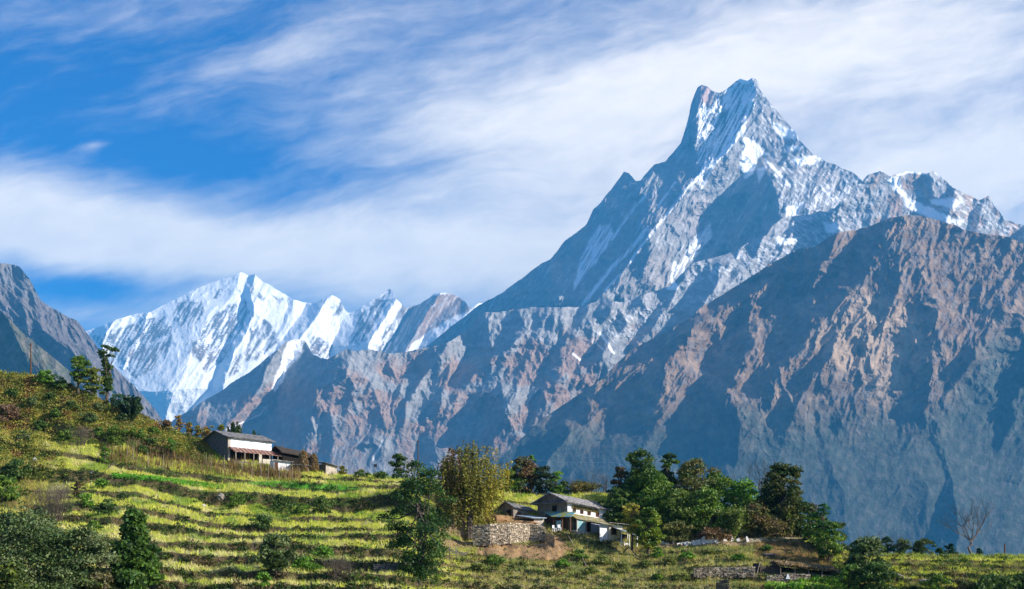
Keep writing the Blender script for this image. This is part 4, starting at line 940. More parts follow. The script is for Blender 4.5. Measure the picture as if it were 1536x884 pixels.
def gable_house(root, L, W_, h, ridge, k, oh=.5, wallm=None, gm=None, h0=0., slate=M_SLATE, nu=15, nv=6):
    """front wall along u (v=0), gable wall along v (u=0), roof with ridge along u"""
    wl = prt('wall', boxes([(0, L, 0, .4, h0, h), (0, .4, .4, W_, 0, h), (L-.4, L, .4, W_, 0, h), (.4, L-.4, W_-.4, W_, 0, h)], k), gm, root)
    gv = []
    for x in (0.002, L-.42):
        gv.append((np.array([(x, 0, h-k*x), (x, W_, h-k*x), (x, W_/2, h+ridge-k*x), (x+.4, 0, h-k*x), (x+.4, W_, h-k*x), (x+.4, W_/2, h+ridge-k*x)]), np.array([(0, 1, 2, 2), (3, 5, 4, 4)])))
    v, f = gv[0]; tri = []
    for v, f in gv:
        tri.append((v, np.array([(0, 1, 2), (3, 5, 4), (0, 2, 5), (0, 5, 3), (1, 4, 5), (1, 5, 2)])))
    V, Fc = join(tri); npmesh('gable', V, Fc, gm, root)
    e = oh; rz = lambda u, v: h+.10+ridge*(1-abs(v-W_/2)/(W_/2))-k*u
    parts = [slab([(-e, -e, rz(-e, -e)), (L+e, -e, rz(L+e, -e)), (L+e, W_/2, rz(L+e, W_/2)), (-e, W_/2, rz(-e, W_/2))], .1),
             slab([(-e, W_/2, rz(-e, W_/2)), (L+e, W_/2, rz(L+e, W_/2)), (L+e, W_+e, rz(L+e, W_+e)), (-e, W_+e, rz(-e, W_+e))], .1),
             shingles((-e, -e, rz(-e, -e)), (L+e, -e, rz(L+e, -e)), (L+e, W_/2, rz(L+e, W_/2)), (-e, W_/2, rz(-e, W_/2)), nu, nv),
             shingles((L+e, W_+e, rz(L+e, W_+e)), (-e, W_+e, rz(-e, W_+e)), (-e, W_/2, rz(-e, W_/2)), (L+e, W_/2, rz(L+e, W_/2)), nu, nv)]
    prt('roof', join(parts), slate, root)
    return wl
def lean_roof(root, u0, u1, v0, v1, w0, w1, m, name='lean_to_roof', k=0., nu=0, th=.06):
    """from high edge at v1 (w1) down to v0 (w0)"""
    a = [(u0, v0, w0-k*u0), (u1, v0, w0-k*u1), (u1, v1, w1-k*u1), (u0, v1, w1-k*u0)]
    q = [slab(a, th)]
    if nu: q.append(shingles(*a, nu, 4, .04, .03))
    return prt(name, join(q), m, root)
def posts(root, pts, k, r=.07, m=None, name='post'):
    for (u, v, w0, w1) in pts: prt(name, boxes([(u-r, u+r, v-r, v+r, w0, w1)], k, .01), m or M_WOODG, root)

# ---- upper house
h1 = frame('stone_farmhouse', 'two storey stone farmhouse on the upper terrace with white front and rusty porch roof', 'house', 342, 692, 44)
k1 = .02
gable_house(h1, 8.4, 7.5, 4.05, 1.25, k1, .5, None, M_STONE)
prt('whitewashed_front', boxes([(.42, 8.38, -.06, -.003, 2.0, 4.0)], k1), M_WHITE, h1)
prt('foundation', boxes([(-.3, 9.4, -1.7, 6.8, -1.3, -.003)], k1), M_STONE, h1)
prt('corner_stones', boxes([(-.04, .36, -.09, -.004, 0, 4.0)], k1, .01), M_STONEL, h1)
prt('lower_wall', boxes([(.42, 8.4, -.05, -.004, .0, 1.99)], k1), M_DARK, h1)  # wall coloured near-black to stand in for the shaded porch recess
lean_roof(h1, .1, 10.2, -1.75, -.07, 1.55, 2.45, M_RUST, 'porch_roof', k1)
for i in range(13): pass
posts(h1, [(u, -1.6, 0, 1.55) for u in (.5, 2.2, 3.9, 5.4, 7.0, 8.6)], k1)
d = prt('door', boxes([(3.0, 3.9, -.10, -.055, 0, 1.7)], k1), M_WOOD, h1); prt('frame', boxes([(2.9, 3.0, -.13, -.055, 0, 1.8), (3.9, 4.0, -.13, -.055, 0, 1.8), (3.0, 3.9, -.13, -.055, 1.7, 1.8)], k1), M_WOODG, d)
d = prt('door', boxes([(6.2, 7.0, -.10, -.055, 0, 1.7)], k1), M_WOOD, h1); prt('frame', boxes([(6.1, 6.2, -.13, -.055, 0, 1.8), (7.0, 7.1, -.13, -.055, 0, 1.8), (6.2, 7.0, -.13, -.055, 1.7, 1.8)], k1), M_WOODG, d)
prt('porch_parapet', boxes([(5.6, 7.2, -1.72, -1.6, 0, .75), (7.4, 9.8, -1.72, -1.6, 0, .8)], k1, .02), M_CREAM, h1)
prt('porch_pier', boxes([(4.9, 5.4, -1.7, -1.3, 0, 1.5)], k1), M_CREAM, h1)
# ---- sheds beside it
s2 = frame('thatched_shed', 'dark thatched shed with crossed roof poles between the farmhouse and the straw stacks', 'shed', 424, 702, 40, 3)
prt('wall', boxes([(0, 5.4, 0, 3.4, -.4, 2.9)], .1), M_DARK, s2)
v = np.array([(-.6, -.6, 2.75), (5.9, -.6, 2.1), (5.9, 1.6, 3.1), (-.6, 1.6, 3.9), (-.6, 4.0, 2.85), (5.9, 4.0, 2.2)])
prt('roof', join([slab(v[[0, 1, 2, 3]], .22), slab(v[[3, 2, 5, 4]], .22)]), mat('black_thatch', (.065, .05, .038), (.03, .025, .02), 3, .95, .08, 8), s2)
for (a, b) in (((.2, .8, 3.2), (1.4, 2.4, 4.5)), ((-.4, 2.2, 3.0), (-.9, .9, 4.3)), ((4.2, .9, 2.5), (5.5, 2.4, 4.0))):
    prt('roof_pole', tube([a, ((np.array(a)+b)/2+[0, 0, .05]), b], [.06, .055, .04]), M_BARK, s2)
s3 = frame('whitewashed_shed', 'low whitewashed shed with pale tin roof next to the rusty porch', 'shed', 411, 706, 30)
prt('wall', boxes([(0, 2.9, 0, 2.2, -.5, 1.75)], .07), M_WHITE, s3); lean_roof(s3, -.3, 3.3, -.5, 2.4, 1.78, 2.15, M_SLATE2, 'roof', .07)
prt('door', boxes([(.1, .7, -.05, -.003, -.3, 1.4)], .07), M_WOOD, s3)
s4 = frame('small_shed', 'small white shed with dark doorway between two straw stacks', 'shed', 446, 708, 22)
prt('wall', boxes([(0, 1.9, 0, 1.8, -.5, 1.1)], .05), M_CREAM, s4); lean_roof(s4, -1.0, 2.2, -.5, 2.0, 1.13, 1.4, M_SLATE, 'roof', .05, 5)
prt('doorway', boxes([(-.8, -.02, .1, 1.7, -.5, 1.05)], .05), M_DARK, s4)  # solid near-black block; its colour paints the shade of the opening
s5 = frame('stone_hut', 'stone hut with pale front wall standing last in the row on the crest', 'hut', 489, 711, 42)
prt('wall', boxes([(0, 2.2, 0, 2.3, -.5, 1.7)], .12), M_STONEL, s5); prt('side_wall', boxes([(-.06, -.003, 0, 2.3, -.5, 1.6)], .1), M_STONE, s5)
lean_roof(s5, -.4, 2.6, -.4, 2.7, 1.75, 2.15, M_SLATE, 'roof', .17, 6)
def straw(px, base, top, w, lb):
    o = ground(px, base); m = o[1]/F; H = (base-top)*m; r_ = w*m/2
    t_ = tag(empty('straw_stack', tuple(o)), lb, 'straw stack')
    n = 1500; u = rs.rand(n); an = rs.rand(n)*6.28; rr = r_*(.75+.25*np.sin(np.pi*np.minimum(u*1.3+.2, 1)))*np.where(u > .8, (1-u)/.2*.8+.2, 1)
    P = np.stack([np.cos(an)*rr, np.sin(an)*rr, H*u], -1); V, Fc, c = leafcards(P, .3, np.array([.30, .21, .11])*rs.uniform(.5, 1.3, (n, 1)))
    npmesh('straw', V, Fc, M_LEAF, t_, c); prt('pole', tube([(0, 0, -.3), (0, 0, H*.6), (.05, 0, H*1.08)], [.06, .05, .04]), M_BARK, t_)
straw(455, 707, 676, 15, 'taller straw stack left of two beside the sheds'); straw(471, 708, 681, 13, 'shorter straw stack nearer to the stone hut')

# ---- village house
h2 = frame('village_house', 'white village house with four small upper windows behind the long stone wall', 'house', 851, 796, 42)
k2 = .10
gable_house(h2, 8.4, 6.6, 4.45, 1.3, k2, .75, None, mat('grey_plaster_gable', (.30, .27, .24), (.17, .15, .13), 1.5, .95, .03, 5), slate=M_SLATE2, nu=15, nv=6)
prt('whitewashed_front', boxes([(.0, 8.42, -.06, -.003, 2.5, 4.35)], k2), M_WHITE, h2)
prt('foundation', boxes([(-.2, 8.6, -2.2, 6.4, -.9, -.003)], k2), M_STONEL, h2)
for i, u in enumerate((1.15, 2.75, 4.35, 6.2)):
    f_ = prt('window', boxes([(u, u+.55, -.075, -.058, 2.98, 3.75)], k2), M_DARK, h2)
    prt('frame', boxes([(u-.09, u, -.12, -.061, 2.92, 3.82), (u+.55, u+.64, -.12, -.061, 2.92, 3.82), (u, u+.55, -.12, -.061, 3.75, 3.82), (u, u+.55, -.12, -.061, 2.92, 2.98), (u+.25, u+.3, -.10, -.078, 2.98, 3.75)], k2), M_PURP, f_)
q_ = rs.rand(900, 3); P = np.stack([.9+5.6*q_[:, 0], -.15-.12*q_[:, 1], 3.98-.45*q_[:, 2]**2-k2*(.9+5.6*q_[:, 0])], -1)
V, Fc, c = leafcards(P, .17, np.array([.26, .22, .08])*rs.uniform(.5, 1.3, (900, 1))); npmesh('hanging_maize', V, Fc, M_LEAF, h2, c)
lean_roof(h2, -.3, 8.6, -2.15, -.07, 1.68, 2.75, M_MOSS, 'porch_roof', k2, 12)
d = prt('gable_door', boxes([(-.05, -.003, 2.3, 3.3, 2.2, 3.9)], 0), M_DARK, h2)
prt('gable_skirt_roof', join([slab([(-1.0, -.9, 4.25), (-1.0, 7.4, 4.25), (-.02, 6.9, 4.62), (-.02, -.4, 4.62)], .09), shingles((-1.0, 7.4, 4.27), (-1.0, -.9, 4.27), (-.02, -.4, 4.64), (-.02, 6.9, 4.64), 12, 2)]), M_SLATE, h2)
# ground floor shop front along the porch
prt('shopfront_wall', boxes([(.0, 8.2, -.10, -.065, -.1, 2.2)], k2), M_CREAM, h2)
for (a, b, m_, n_) in ((.1, 2.0, M_TEAL, 'panel'), (2.1, 3.0, M_DARK, 'doorway'), (3.1, 4.6, M_BLUE, 'panel'), (4.65, 5.7, M_BLUE, 'panel'), (5.8, 6.9, M_TIN, 'panel'), (7.0, 8.3, M_WHITE, 'panel')):  # the doorway is a near-black sheet, shade put into its colour
    prt(n_, boxes([(a, b, -1.95, -1.88, .02, 1.66)], k2, .008), m_, h2)
posts(h2, [(u, -1.98, 0, 1.70) for u in (.04, 2.05, 3.05, 5.75, 6.95, 8.4)], k2, .06)
prt('low_parapet', boxes([(3.0, 8.6, -2.15, -2.02, -.3, .12)], k2), M_STONEL, h2)
# side shelter left of the corner with a coloured sheet roof
s6 = frame('sheet_roofed_porch', 'open porch with blue and yellow sheet roof on the gable side of the village house', 'porch', 851, 796, 42)
prt('roof', slab([(-.06, 5.2, 3.1), (-.06, -1.9, 2.8), (-1.7, -2.5, 1.95), (-1.7, 1.6, 2.1)], .05), mat('painted_sheet', (.14, .42, .50), (.45, .42, .10), 1.3, .5, .02, 4, (1, 1, 1), lo=.45, hi=.56), s6)
prt('back_wall', boxes([(-.09, -.012, -.3, 5.0, -.4, 2.2)], 0), M_WOOD, s6); prt('panel', boxes([(-1.55, -1.5, -.3, .9, 0, 1.45)], 0, .01), M_TEAL, s6)  # dark timber back wall stands in for the shade inside the porch
posts(s6, [(-1.55, -2.2, -.3, 1.95), (-1.55, 1.4, -.3, 2.1), (-1.55, -.45, -.3, 2.0), (-.3, 4.3, -.3, 2.6)], 0, .08, M_WOOD)
s6b = frame('tin_roofed_shed', 'low rubble shed with pale blue tin roof on top of the stone wall', 'shed', 801, 789, 36, -1.0)
prt('wall', boxes([(0, 1.9, 0, 2.0, -.4, 1.15), ], 0), M_STONEL, s6b); prt('side_wall', boxes([(-.05, -.003, 0, 2.6, -.4, 1.1)], 0), mat('red_mud_wall', (.15, .07, .05), (.08, .045, .035), 2, .95), s6b)
lean_roof(s6b, -.9, 2.0, -.6, 3.6, 1.2, 1.75, M_TIN, 'roof', -.02)
s7 = frame('slate_hut', 'small dark timber hut with slate roof between the willow and the village house', 'hut', 770, 781, 38, 2)
gable_house(s7, 4.2, 3.4, 2.1, .75, .14, .35, None, M_WOODG, slate=M_SLATE, nu=8, nv=4)
prt('doorway', boxes([(-.06, -.003, .5, 1.5, 0, 1.7)], 0), M_DARK, s7); prt('door', boxes([(.8, 1.5, -.06, -.003, 0, 1.5)], .14), M_WOOD, s7)  # doorway slab painted near-black in place of a shaded opening
# annex at the right end
s8 = frame('house_annex', 'low annex with flat grey roof at the right end of the village house', 'annex', 914, 807, 36, -1.5)
prt('wall', boxes([(0, 2.6, 0, 2.4, -.8, 2.0)], .05), M_CREAM, s8); lean_roof(s8, -2.2, 3.2, -.9, 2.6, 2.25, 2.6, M_SLATE2, 'roof', .05)
w_ = prt('window', boxes([(.5, 1.3, -.05, -.003, .6, 1.5)], .05), M_DARK, s8); prt('frame', boxes([(.4, .5, -.09, -.004, .5, 1.6), (1.3, 1.4, -.09, -.004, .5, 1.6), (.5, 1.3, -.09, -.004, 1.5, 1.6), (.5, 1.3, -.09, -.004, .5, .6)], .05), M_WOOD, w_)
prt('side_panel', boxes([(-1.6, -.05, .3, .4, -.8, 2.0)], .05), M_WHITE, s8)
s9 = frame('tarp_shelter', 'open shelter with pale blue tarpaulin roof between annex and garden trees', 'shelter', 931, 813, 30, -1.5)
prt('tarpaulin', slab([(-.6, -1.0, 1.7), (2.6, -1.0, .9), (2.6, 1.8, 1.7), (-.6, 1.8, 2.4)], .04), M_TIN, s9)
posts(s9, [(-.5, -.9, -.6, 1.7), (.9, -.95, -.6, 1.3), (2.4, -.9, -.8, .9), (-.5, 1.6, -.6, 2.3), (2.4, 1.6, -.8, 1.6)], 0, .05, M_WHITE)
prt('back_panel', boxes([(-.4, 2.4, 1.6, 1.68, -.6, 1.4)], .1), M_DARK, s9)  # near-black panel paints the shade at the back of the shelter
for i, (px, py, lb) in enumerate(((838, 796, 'white plastic chair left of the shop front doorway'), (832, 797, 'white plastic chair under the left part of the sheet roofed porch'))):
    c_ = frame('plastic_chair', lb, 'chair', px, py, 20+30*i, -3.2)
    prt('seat', boxes([(0, .45, 0, .45, .42, .46)]), M_WHITE, c_); prt('backrest', boxes([(0, .45, .42, .46, .46, .9)]), M_WHITE, c_)
    for (u, v) in ((.02, .02), (.40, .02), (.02, .40), (.40, .40)): prt('leg', boxes([(u, u+.05, v, v+.05, 0, .42)]), M_WHITE, c_)

# ---- dry stone walls built stone by stone
M_RUB = vcol_mat('rubble_stones', 3.0)
def stone_wall(name, label, pts, thick=.6, sz=(.34, .16), pal=((.54, .44, .32), (.40, .32, .23), (.64, .54, .42), (.28, .23, .17))):
    """pts: (px, top py, bottom py); stands on the bank"""
    V = []; Fc = []; cc = []; pal = np.array(pal); o = 0
    base = None
    P3 = []
    for (px, pt, pb) in pts:
        g_ = ground(px, pb); Y = min(g_[1], ground(px, pt)[1])-.35
        P3.append((np.array([(px-768)/F*Y, Y, (HY-pt)/F*Y]), np.array([(px-768)/F*Y, Y, (HY-pb)/F*Y])))
    for i in range(len(P3)-1):
        (t0, b0), (t1, b1) = P3[i], P3[i+1]; L = np.linalg.norm(t1[:2]-t0[:2]); nr = max(2, int(round(((t0-b0)[2]+(t1-b1)[2])/2/sz[1])))
        for j in range(nr+1):
            n = max(2, int(L/sz[0]*rs.uniform(.85, 1.2))); xs = np.sort(np.concatenate([[0, 1], (np.arange(1, n)+rs.uniform(-.35, .35, n-1))/n]))
            for m_ in range(len(xs)-1):
                a0, a1 = xs[m_], xs[m_+1]; w0, w1 = (j-.5)/nr, (j+.42)/nr
                w0 += rs.uniform(-.12, .12)/nr; w1 += rs.uniform(-.15, .1)/nr; dpt = rs.uniform(-.1, .12)
                q = []
                for (a, w) in ((a0+.004, w0), (a1-.004, w0), (a1-.004, w1), (a0+.004, w1)):
                    p = (b0*(1-a)+b1*a)*(1-w)+(t0*(1-a)+t1*a)*w+rs.normal(size=3)*.018; q.append(p)
                q = np.array(q); fr = q+[0, -dpt-.12, 0]; ctr = fr.mean(0); fr = ctr+(fr-ctr)*.86; mid = q+[0, -dpt+.02, 0]; bk = q+[0, thick, 0]
                V.append(np.vstack([fr, mid, bk])); f_ = [(0, 1, 2, 3), (11, 10, 9, 8)]
                for s_ in (0, 4):
                    for e_ in range(4): f_.append((s_+e_, s_+4+e_, s_+4+(e_+1) % 4, s_+(e_+1) % 4))
                Fc.append(np.array(f_)+o); o += 12; cc.append(np.tile(pal[rs.randint(len(pal))]*rs.uniform(.75, 1.2), (12, 1)))
    r0 = P3[0][1]; ob = npmesh(name, np.vstack(V)-r0, np.vstack(Fc), M_RUB, None, np.vstack(cc)); ob.location = tuple(r0)
    return tag(ob, label, 'wall')
stone_wall('dry_stone_wall', 'long pale dry stone retaining wall in front of the village house', [(709, 789, 818), (735, 787, 818), (765, 785, 815), (795, 786, 813), (818, 791, 810)])
stone_wall('dry_stone_wall', 'short rubble wall piece standing at the right below the long pale wall', [(817, 800, 812), (832, 804, 820)])
stone_wall('dry_stone_wall', 'low grey stone wall along the lower field right of centre', [(1040, 853, 866), (1085, 852, 866), (1133, 851, 865)], sz=(.45, .16), pal=((.36, .30, .23), (.26, .21, .16), (.44, .37, .29)))
stone_wall('dry_stone_wall', 'low stone wall in front of the thatched shelter', [(1150, 864, 874), (1190, 862, 872), (1216, 862, 868)], sz=(.45, .16), pal=((.34, .29, .23), (.22, .18, .15)))
stone_wall('dry_stone_wall', 'rough grey bank wall in the shade below the airy tree', [(560, 848, 858), (600, 845, 856), (640, 845, 854)], sz=(.5, .2), pal=((.20, .18, .16), (.28, .25, .22)))
stone_wall('dry_stone_wall', 'dark stone corner wall at the bottom centre with tufts on top', [(1075, 872, 890), (1094, 870, 890)], sz=(.45, .18), pal=((.22, .18, .14), (.15, .12, .10)))

# ---- white slabs in a row along the path
def slabstone(px, py, h, w, tilt, yaw, lb, grp=None):
    o = ground(px, py); m = o[1]/F; h, w = h*m, w*m
    v = np.array([(-w/2, 0, -.2), (w/2, 0, -.2), (w/2*.85, .02, h*.7), (w*.12, .03, h), (-w/2*.9, .02, h*.8)], float)
    v[:, :] += rs.normal(size=v.shape)*.03; b = v+[0, .12, 0]; V = np.vstack([v, b]); c_, s_ = math.cos(R(tilt)), math.sin(R(tilt))
    V = np.stack([V[:, 0]*c_+V[:, 2]*s_, V[:, 1], -V[:, 0]*s_+V[:, 2]*c_], -1)
    f5 = [(0, 1, 2), (0, 2, 3), (0, 3, 4), (5, 7, 6), (5, 8, 7), (5, 9, 8)]+[t_ for i in range(5) for t_ in ((i, i+5, (i+1) % 5+5), (i, (i+1) % 5+5, (i+1) % 5))]
    ob = npmesh('stone_slab', V, np.array(f5), M_WSLAB, None); ob.location = tuple(o); ob.rotation_euler = (0, 0, R(yaw)); tag(ob, lb, 'stone slab', grp)
M_WSLAB = mat('white_slab', (.78, .76, .72), (.52, .49, .45), 2, .85)
GS = 'white stone slabs along the path'
for a in ((1010, 815, 8, 3, 8, -10, 'thin upright white slab at the left end of the slab row'), (1032, 818, 6, 12, 20, 10, 'low white slab lying left of the leaning bunch'),
          (1099, 813, 8, 5, -8, 20, 'white slab standing alone right of the leaning bunch'), (1108, 812, 5, 5, -15, 10, 'small pale slab between two standing ones'),
          (1122, 812, 8, 4, -18, 15, 'rightmost slab standing by the start of the path'), (1083, 810, 5, 7, -35, 0, 'small white slab tilted back right of the bunch')):
    slabstone(*a[:6], a[6], GS)
for i, px in enumerate((1041, 1047, 1052, 1058, 1064, 1070, 1077)):
    slabstone(px, 817-.5*i+rs.rand(), rs.uniform(7, 12), rs.uniform(5, 8), rs.uniform(-38, -12), rs.uniform(-20, 25), 'white slab leaning in the crowded bunch in the middle of the slab row', GS)
GR = 'white rubble beside the path'
for px, py in ((995, 816), (1001, 817), (1019, 817), (1025, 816), (1088, 812), (940, 818), (934, 815), (928, 813)):
    slabstone(px, py, rs.uniform(2, 4), rs.uniform(5, 9), rs.uniform(-30, 30), rs.uniform(-40, 40), 'small white stone lying flat beside the path', GR)
# ---- thatched shelter
sh = frame('thatched_shelter', 'low open shelter with straw roof above the vegetable patch', 'shelter', 1168, 864, 6)
n = 5200; q_ = rs.rand(n, 2); P = np.stack([-.5+9*q_[:, 0], -1.2+3.4*q_[:, 1], 1.55+.55*(1-np.abs(q_[:, 1]-.55)*1.6)-.11*(q_[:, 0]*9)-.35*(q_[:, 0] > .93)], -1)+rs.normal(size=(n, 3))*.07
V, Fc, c = leafcards(P, .3, np.array([.34, .25, .15])*rs.uniform(.45, 1.3, (n, 1)), .6); npmesh('straw_roof', V, Fc, M_LEAF, sh, c)
prt('roof_deck', slab([(-.4, -1.0, 1.45), (8.3, -1.0, .6), (8.3, 2.1, .9), (-.4, 2.1, 1.75)], .08), M_BARK, sh)
posts(sh, [(u, v, -.5, 1.4-.09*u) for u in (0, 2, 3.9, 5.8, 7.9) for v in (-.8, 1.9)], 0, .06, M_WOODG)
prt('back_wall', boxes([(-.2, 8.2, 2.0, 2.25, -.5, 1.3)], .09), M_DARK, sh); prt('rail', boxes([(0, 7.9, -.85, -.77, .35, .43)], .05), M_WOODG, sh)  # back wall carries painted shade for the dark under the straw roof
s10 = frame('stone_byre', 'dark roofless stone byre left of the thatched shelter', 'byre', 1140, 864, 12)
prt('wall', boxes([(0, 2.9, 0, .4, -.4, 1.3), (0, .4, .4, 2.4, -.4, 1.7), (2.5, 2.9, .4, 2.4, -.4, 1.5)], .02, .04), mat('byre_stone', (.09, .07, .055), (.045, .035, .03), 3, .95, .06, 5), s10)
prt('leaning_pole', tube([(-.9, -.7, -.3), (-.4, -.3, .9), (0.05, .1, 1.9)], [.07, .06, .05]), M_WOODG, s10)
s11 = frame('woven_fodder_stand', 'small dark roofed fodder stand on the grassy strip above the shelter', 'fodder stand', 1148, 838, 10)
prt('wall', boxes([(0, 1.5, 0, .9, -.2, .6)], 0, .03), M_BARK, s11); prt('roof', slab([(-.15, -.2, .68), (1.7, -.2, .62), (1.7, 1.1, .72), (-.15, 1.1, .78)], .08), M_SLATE, s11)
tb_ = frame('white_sack', 'small white sack standing upright under the edge of the straw roof', 'sack', 1182, 868, 0, -1.0)
prt('sack_body', (np.array([(-.45, 0, -.1), (.45, 0, -.1), (.45, .5, -.1), (-.45, .5, -.1), (-.30, .05, .35), (.32, .05, .35), (.3, .42, .35), (-.28, .42, .35), (-.05, .2, .95), (.06, .2, .95), (.06, .28, .95), (-.05, .28, .95)])*np.array([.62, .62, .66]),
    np.array([(0, 1, 5, 4), (1, 2, 6, 5), (2, 3, 7, 6), (3, 0, 4, 7), (4, 5, 9, 8), (5, 6, 10, 9), (6, 7, 11, 10), (7, 4, 8, 11), (8, 9, 10, 11)])), M_WHITE, tb_)
# ---- poles, fence, ladders, logs
def pole(px, base, top, r, lb, crest=True, arms=True, m=None):
    o = crestpt(px, 1) if crest else ground(px, base); H = (HY-top)*o[1]/F-o[2]
    t_ = tag(empty('utility_pole', tuple(o)), lb, 'pole')
    prt('pole_shaft', tube([(0, 0, -.4), (.02, 0, H*.5), (0, 0, H)], [r, r*.9, r*.75], 8), m or M_WOOD, t_)
    if arms:
        prt('insulator', tube([(-.25, 0, H-.35), (.25, 0, H-.3)], [.05, .05]), m or M_WOOD, t_)
    return o+[0, 0, H]
p_a = pole(46, 562, 515, .13, 'dark wooden utility pole on the left skyline')
p_b = pole(627, 720, 660, .11, 'dark wooden utility pole rising above the airy tree')
p_c = pole(1507, 836, 816, .12, 'short post at the far edge of the right-hand field', arms=False)
sg = crestpt(563, 1); t_ = tag(empty('solar_panel', tuple(sg)), 'small dark solar panel on a post on the grassy crest', 'solar panel'); H = (HY-700)*sg[1]/F-sg[2]
prt('post', tube([(0, 0, -.3), (0, 0, H)], [.05, .05]), M_WOODG, t_); prt('panel', boxes([(-.28, .28, -.04, .04, H-.1, H+.42)]), mat('solar_cells', (.04, .045, .06), (.03, .03, .04), 2, .25), t_)
fg = frame('wooden_fence', 'grey weathered wooden fence beside the airy tree', 'fence', 665, 836, 5, -1)
for u in (0, .85, 1.7): prt('fence_post', boxes([(u-.06, u+.06, 0, .12, -.4, 1.35)], 0, .02), M_WOODG, fg)
for w in (.25, .55, .85, 1.15): prt('rail', boxes([(-.15, 1.9, -.05, -.003, w-.05, w+.05)], .03*w, .015), M_WOODG, fg)
for j in range(4): prt('loose_pole', tube([(1.8, 0, .9-.25*j), (2.7, -.1, .55-.1*j+.1*rs.rand()), (3.5, .1, .5+.5*rs.rand())], [.05, .045, .035]), M_WOODG, fg)
def stick(nm, lb, ct, a, b, r, m):
    p = ground(*a)+[0, 0, .12]; q = ground(*b)+[0, 0, .2]; V, Fc = tube(wander(p, q, 5, .04)-p, np.linspace(r, r*.7, 5), 7)
    ob = npmesh(nm, V, Fc, m, None, None, True); ob.location = tuple(p); tag(ob, lb, ct)
stick('fallen_log', 'pale stripped log lying on the lower right terrace', 'log', (1341, 862), (1367, 872), .16, M_STONEL)
stick('long_pole', 'long dry pole lying on the slope below the village house', 'pole', (849, 800), (861, 822), .08, M_WOODG)
stick('long_pole', 'long pale pole leaning downhill under the garden trees', 'pole', (943, 822), (957, 838), .1, M_WOODG)
stick('long_pole', 'thin pole lying below the first one beside the dark grass', 'pole', (866, 826), (880, 852), .09, M_WOODG)
stick('long_pole', 'dark pole leaning at the left end of the bean rows', 'pole', (155, 712), (171, 696), .07, M_BARK)
stick('long_pole', 'grey branch lying on the lower left terraces beside the olive shrub', 'branch', (381, 836), (400, 852), .12, M_WOODG)
# white cow-sized boulder
def boulder(px, py, r, lb, m, sq=(1, .8, .7)):
    o = ground(px, py); n1, n2 = 12, 8; V = []; Fc = []
    for i in range(n2+1):
        for j in range(n1):
            a, b = math.pi*i/n2, 2*math.pi*j/n1; d_ = np.array([math.sin(a)*math.cos(b), math.sin(a)*math.sin(b), math.cos(a)])
            V.append(d_*np.array(sq)*r*(1+.35*float(pn(d_[0]*1.6+px, d_[1]*1.6+d_[2]*2, 3))))
    for i in range(n2):
        for j in range(n1): Fc.append((i*n1+j, (i+1)*n1+j, (i+1)*n1+(j+1) % n1, i*n1+(j+1) % n1))
    ob = npmesh('boulder', np.array(V), np.array(Fc), m, None, None, False); ob.location = tuple(o+[0, 0, r*.25]); tag(ob, lb, 'boulder')
boulder(1386, 874, .5, 'pale boulder beside the fallen log at the lower right', M_STONEL, (1.5, .7, .7))
boulder(52, 690, .35, 'whitish rock on the bank left of the upper terraces', M_WSLAB)
boulder(137, 710, .4, 'small grey rock in the dark gap of the upper left bank', M_SLATE2)
boulder(332, 748, .6, 'pale rock sticking out of the long terrace bank', M_STONEL, (1, .6, 1))
boulder(306, 760, .35, 'small white stone at the green edge of the middle terrace', M_WSLAB)
boulder(1244, 858, .4, 'light stone at the right end of the straw roof', M_STONEL)
for px, py, r, lb in ((745, 783, 1.1, 'rounded orange earth heap beside the small slate hut'), (782, 787, 1.0, 'flat orange earth heap on top of the long stone wall')):
    boulder(px, py, r, lb, mat('orange_earth', (.42, .25, .12), (.30, .17, .08), 2, .95, .05, 5), (1.5, .8, .6) if r > 1.05 else (2.6, .7, .35))
    C.objects[-1].name = 'earth_heap'; C.objects[-1]['category'] = 'earth heap'
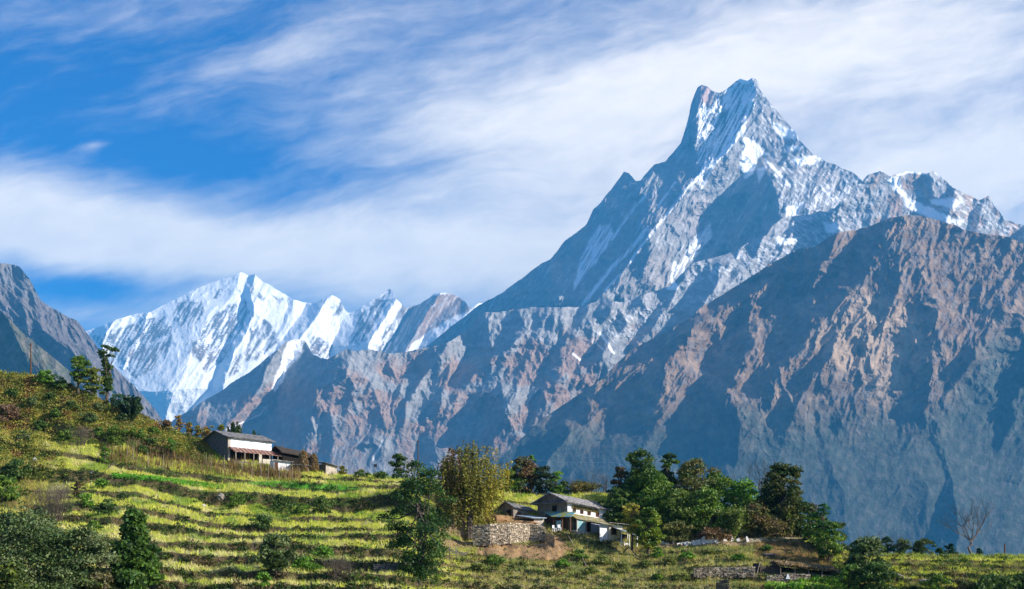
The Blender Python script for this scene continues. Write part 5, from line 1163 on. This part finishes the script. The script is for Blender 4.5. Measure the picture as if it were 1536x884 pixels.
# ---- maize stalks, bean rows, vegetable patch
px, py, Y, zn, P = sample_rows(9000, 150, 450, 660, 735)
kp = ((py > np.interp(px, [150, 250, 300, 450], [672, 678, 690, 708])) & (py < np.interp(px, [150, 300, 450], [694, 712, 724]))) & (rs.rand(9000) < .45)
V, Fc, c = blades(P[kp], rs.uniform(.9, 1.9, kp.sum()), np.full(kp.sum(), .045), np.array([.20, .13, .05])*rs.uniform(.6, 1.4, (kp.sum(), 1)), .08, 2)
tag(npmesh('dry_maize', V, Fc, M_GRASS, None, c), 'rows of dry brown maize and bean stalks on the upper terraces before the farmhouse', 'maize stalks', kind='stuff')
GP = 'bean poles in front of the farmhouse'
for i, (px, py) in enumerate(((309, 702), (318, 704), (336, 708), (363, 712), (378, 716), (391, 718), (402, 719), (419, 720), (428, 721), (438, 722), (200, 690), (222, 700), (190, 688), (245, 704))):
    o = ground(px, py); V, Fc = tube(wander(np.array([0, 0, -.2]), np.array([rs.normal()*.1, 0, rs.uniform(1.9, 2.9)]), 4, .04), [.055, .05, .045, .03], 5)
    ob = npmesh('bean_pole', V, Fc, M_WOODG, None); ob.location = tuple(o); tag(ob, 'thin upright bean pole among the dry maize stalks before the farmhouse', 'pole', GP)
clumpstuff('vegetable_patch', 'bright green leafy vegetables growing in front of the thatched shelter', 'vegetables', 60000, 1150, 1275, 866, 884,
    lambda px, py, z, veg, ris, scr: (rs.rand(len(px)) < .02)*1., [(.16, .34, .03), (.24, .42, .04), (.10, .26, .02)], (.2, .42), 16, .26)
clumpstuff('green_crop', 'fresh green crop strip along the upper terrace edge', 'crop', 60000, 168, 335, 710, 734,
    lambda px, py, z, veg, ris, scr: (np.abs(py-np.interp(px, [170, 226, 298, 335], [714, 718, 727, 732])) < 3.2)*.05, [(.10, .30, .02), (.13, .36, .03)], (.1, .25), 12, .2)
# ---- thin power line between the poles
def wire(a, b, sag):
    t_ = np.linspace(0, 1, 24)[:, None]; p = a+(b-a)*t_; p[:, 2] -= (4*sag*t_*(1-t_))[:, 0]
    V, Fc = tube(p-a, np.full(24, .018), 3); ob = npmesh('power_line', V, Fc, M_TIN, None); ob.location = tuple(a); return ob
tag(wire(p_b, np.array([(930-768)/F*190, 190, (HY-694)/F*190]), 1.2), 'thin power line running from the pole above the airy tree to the grove', 'power line')
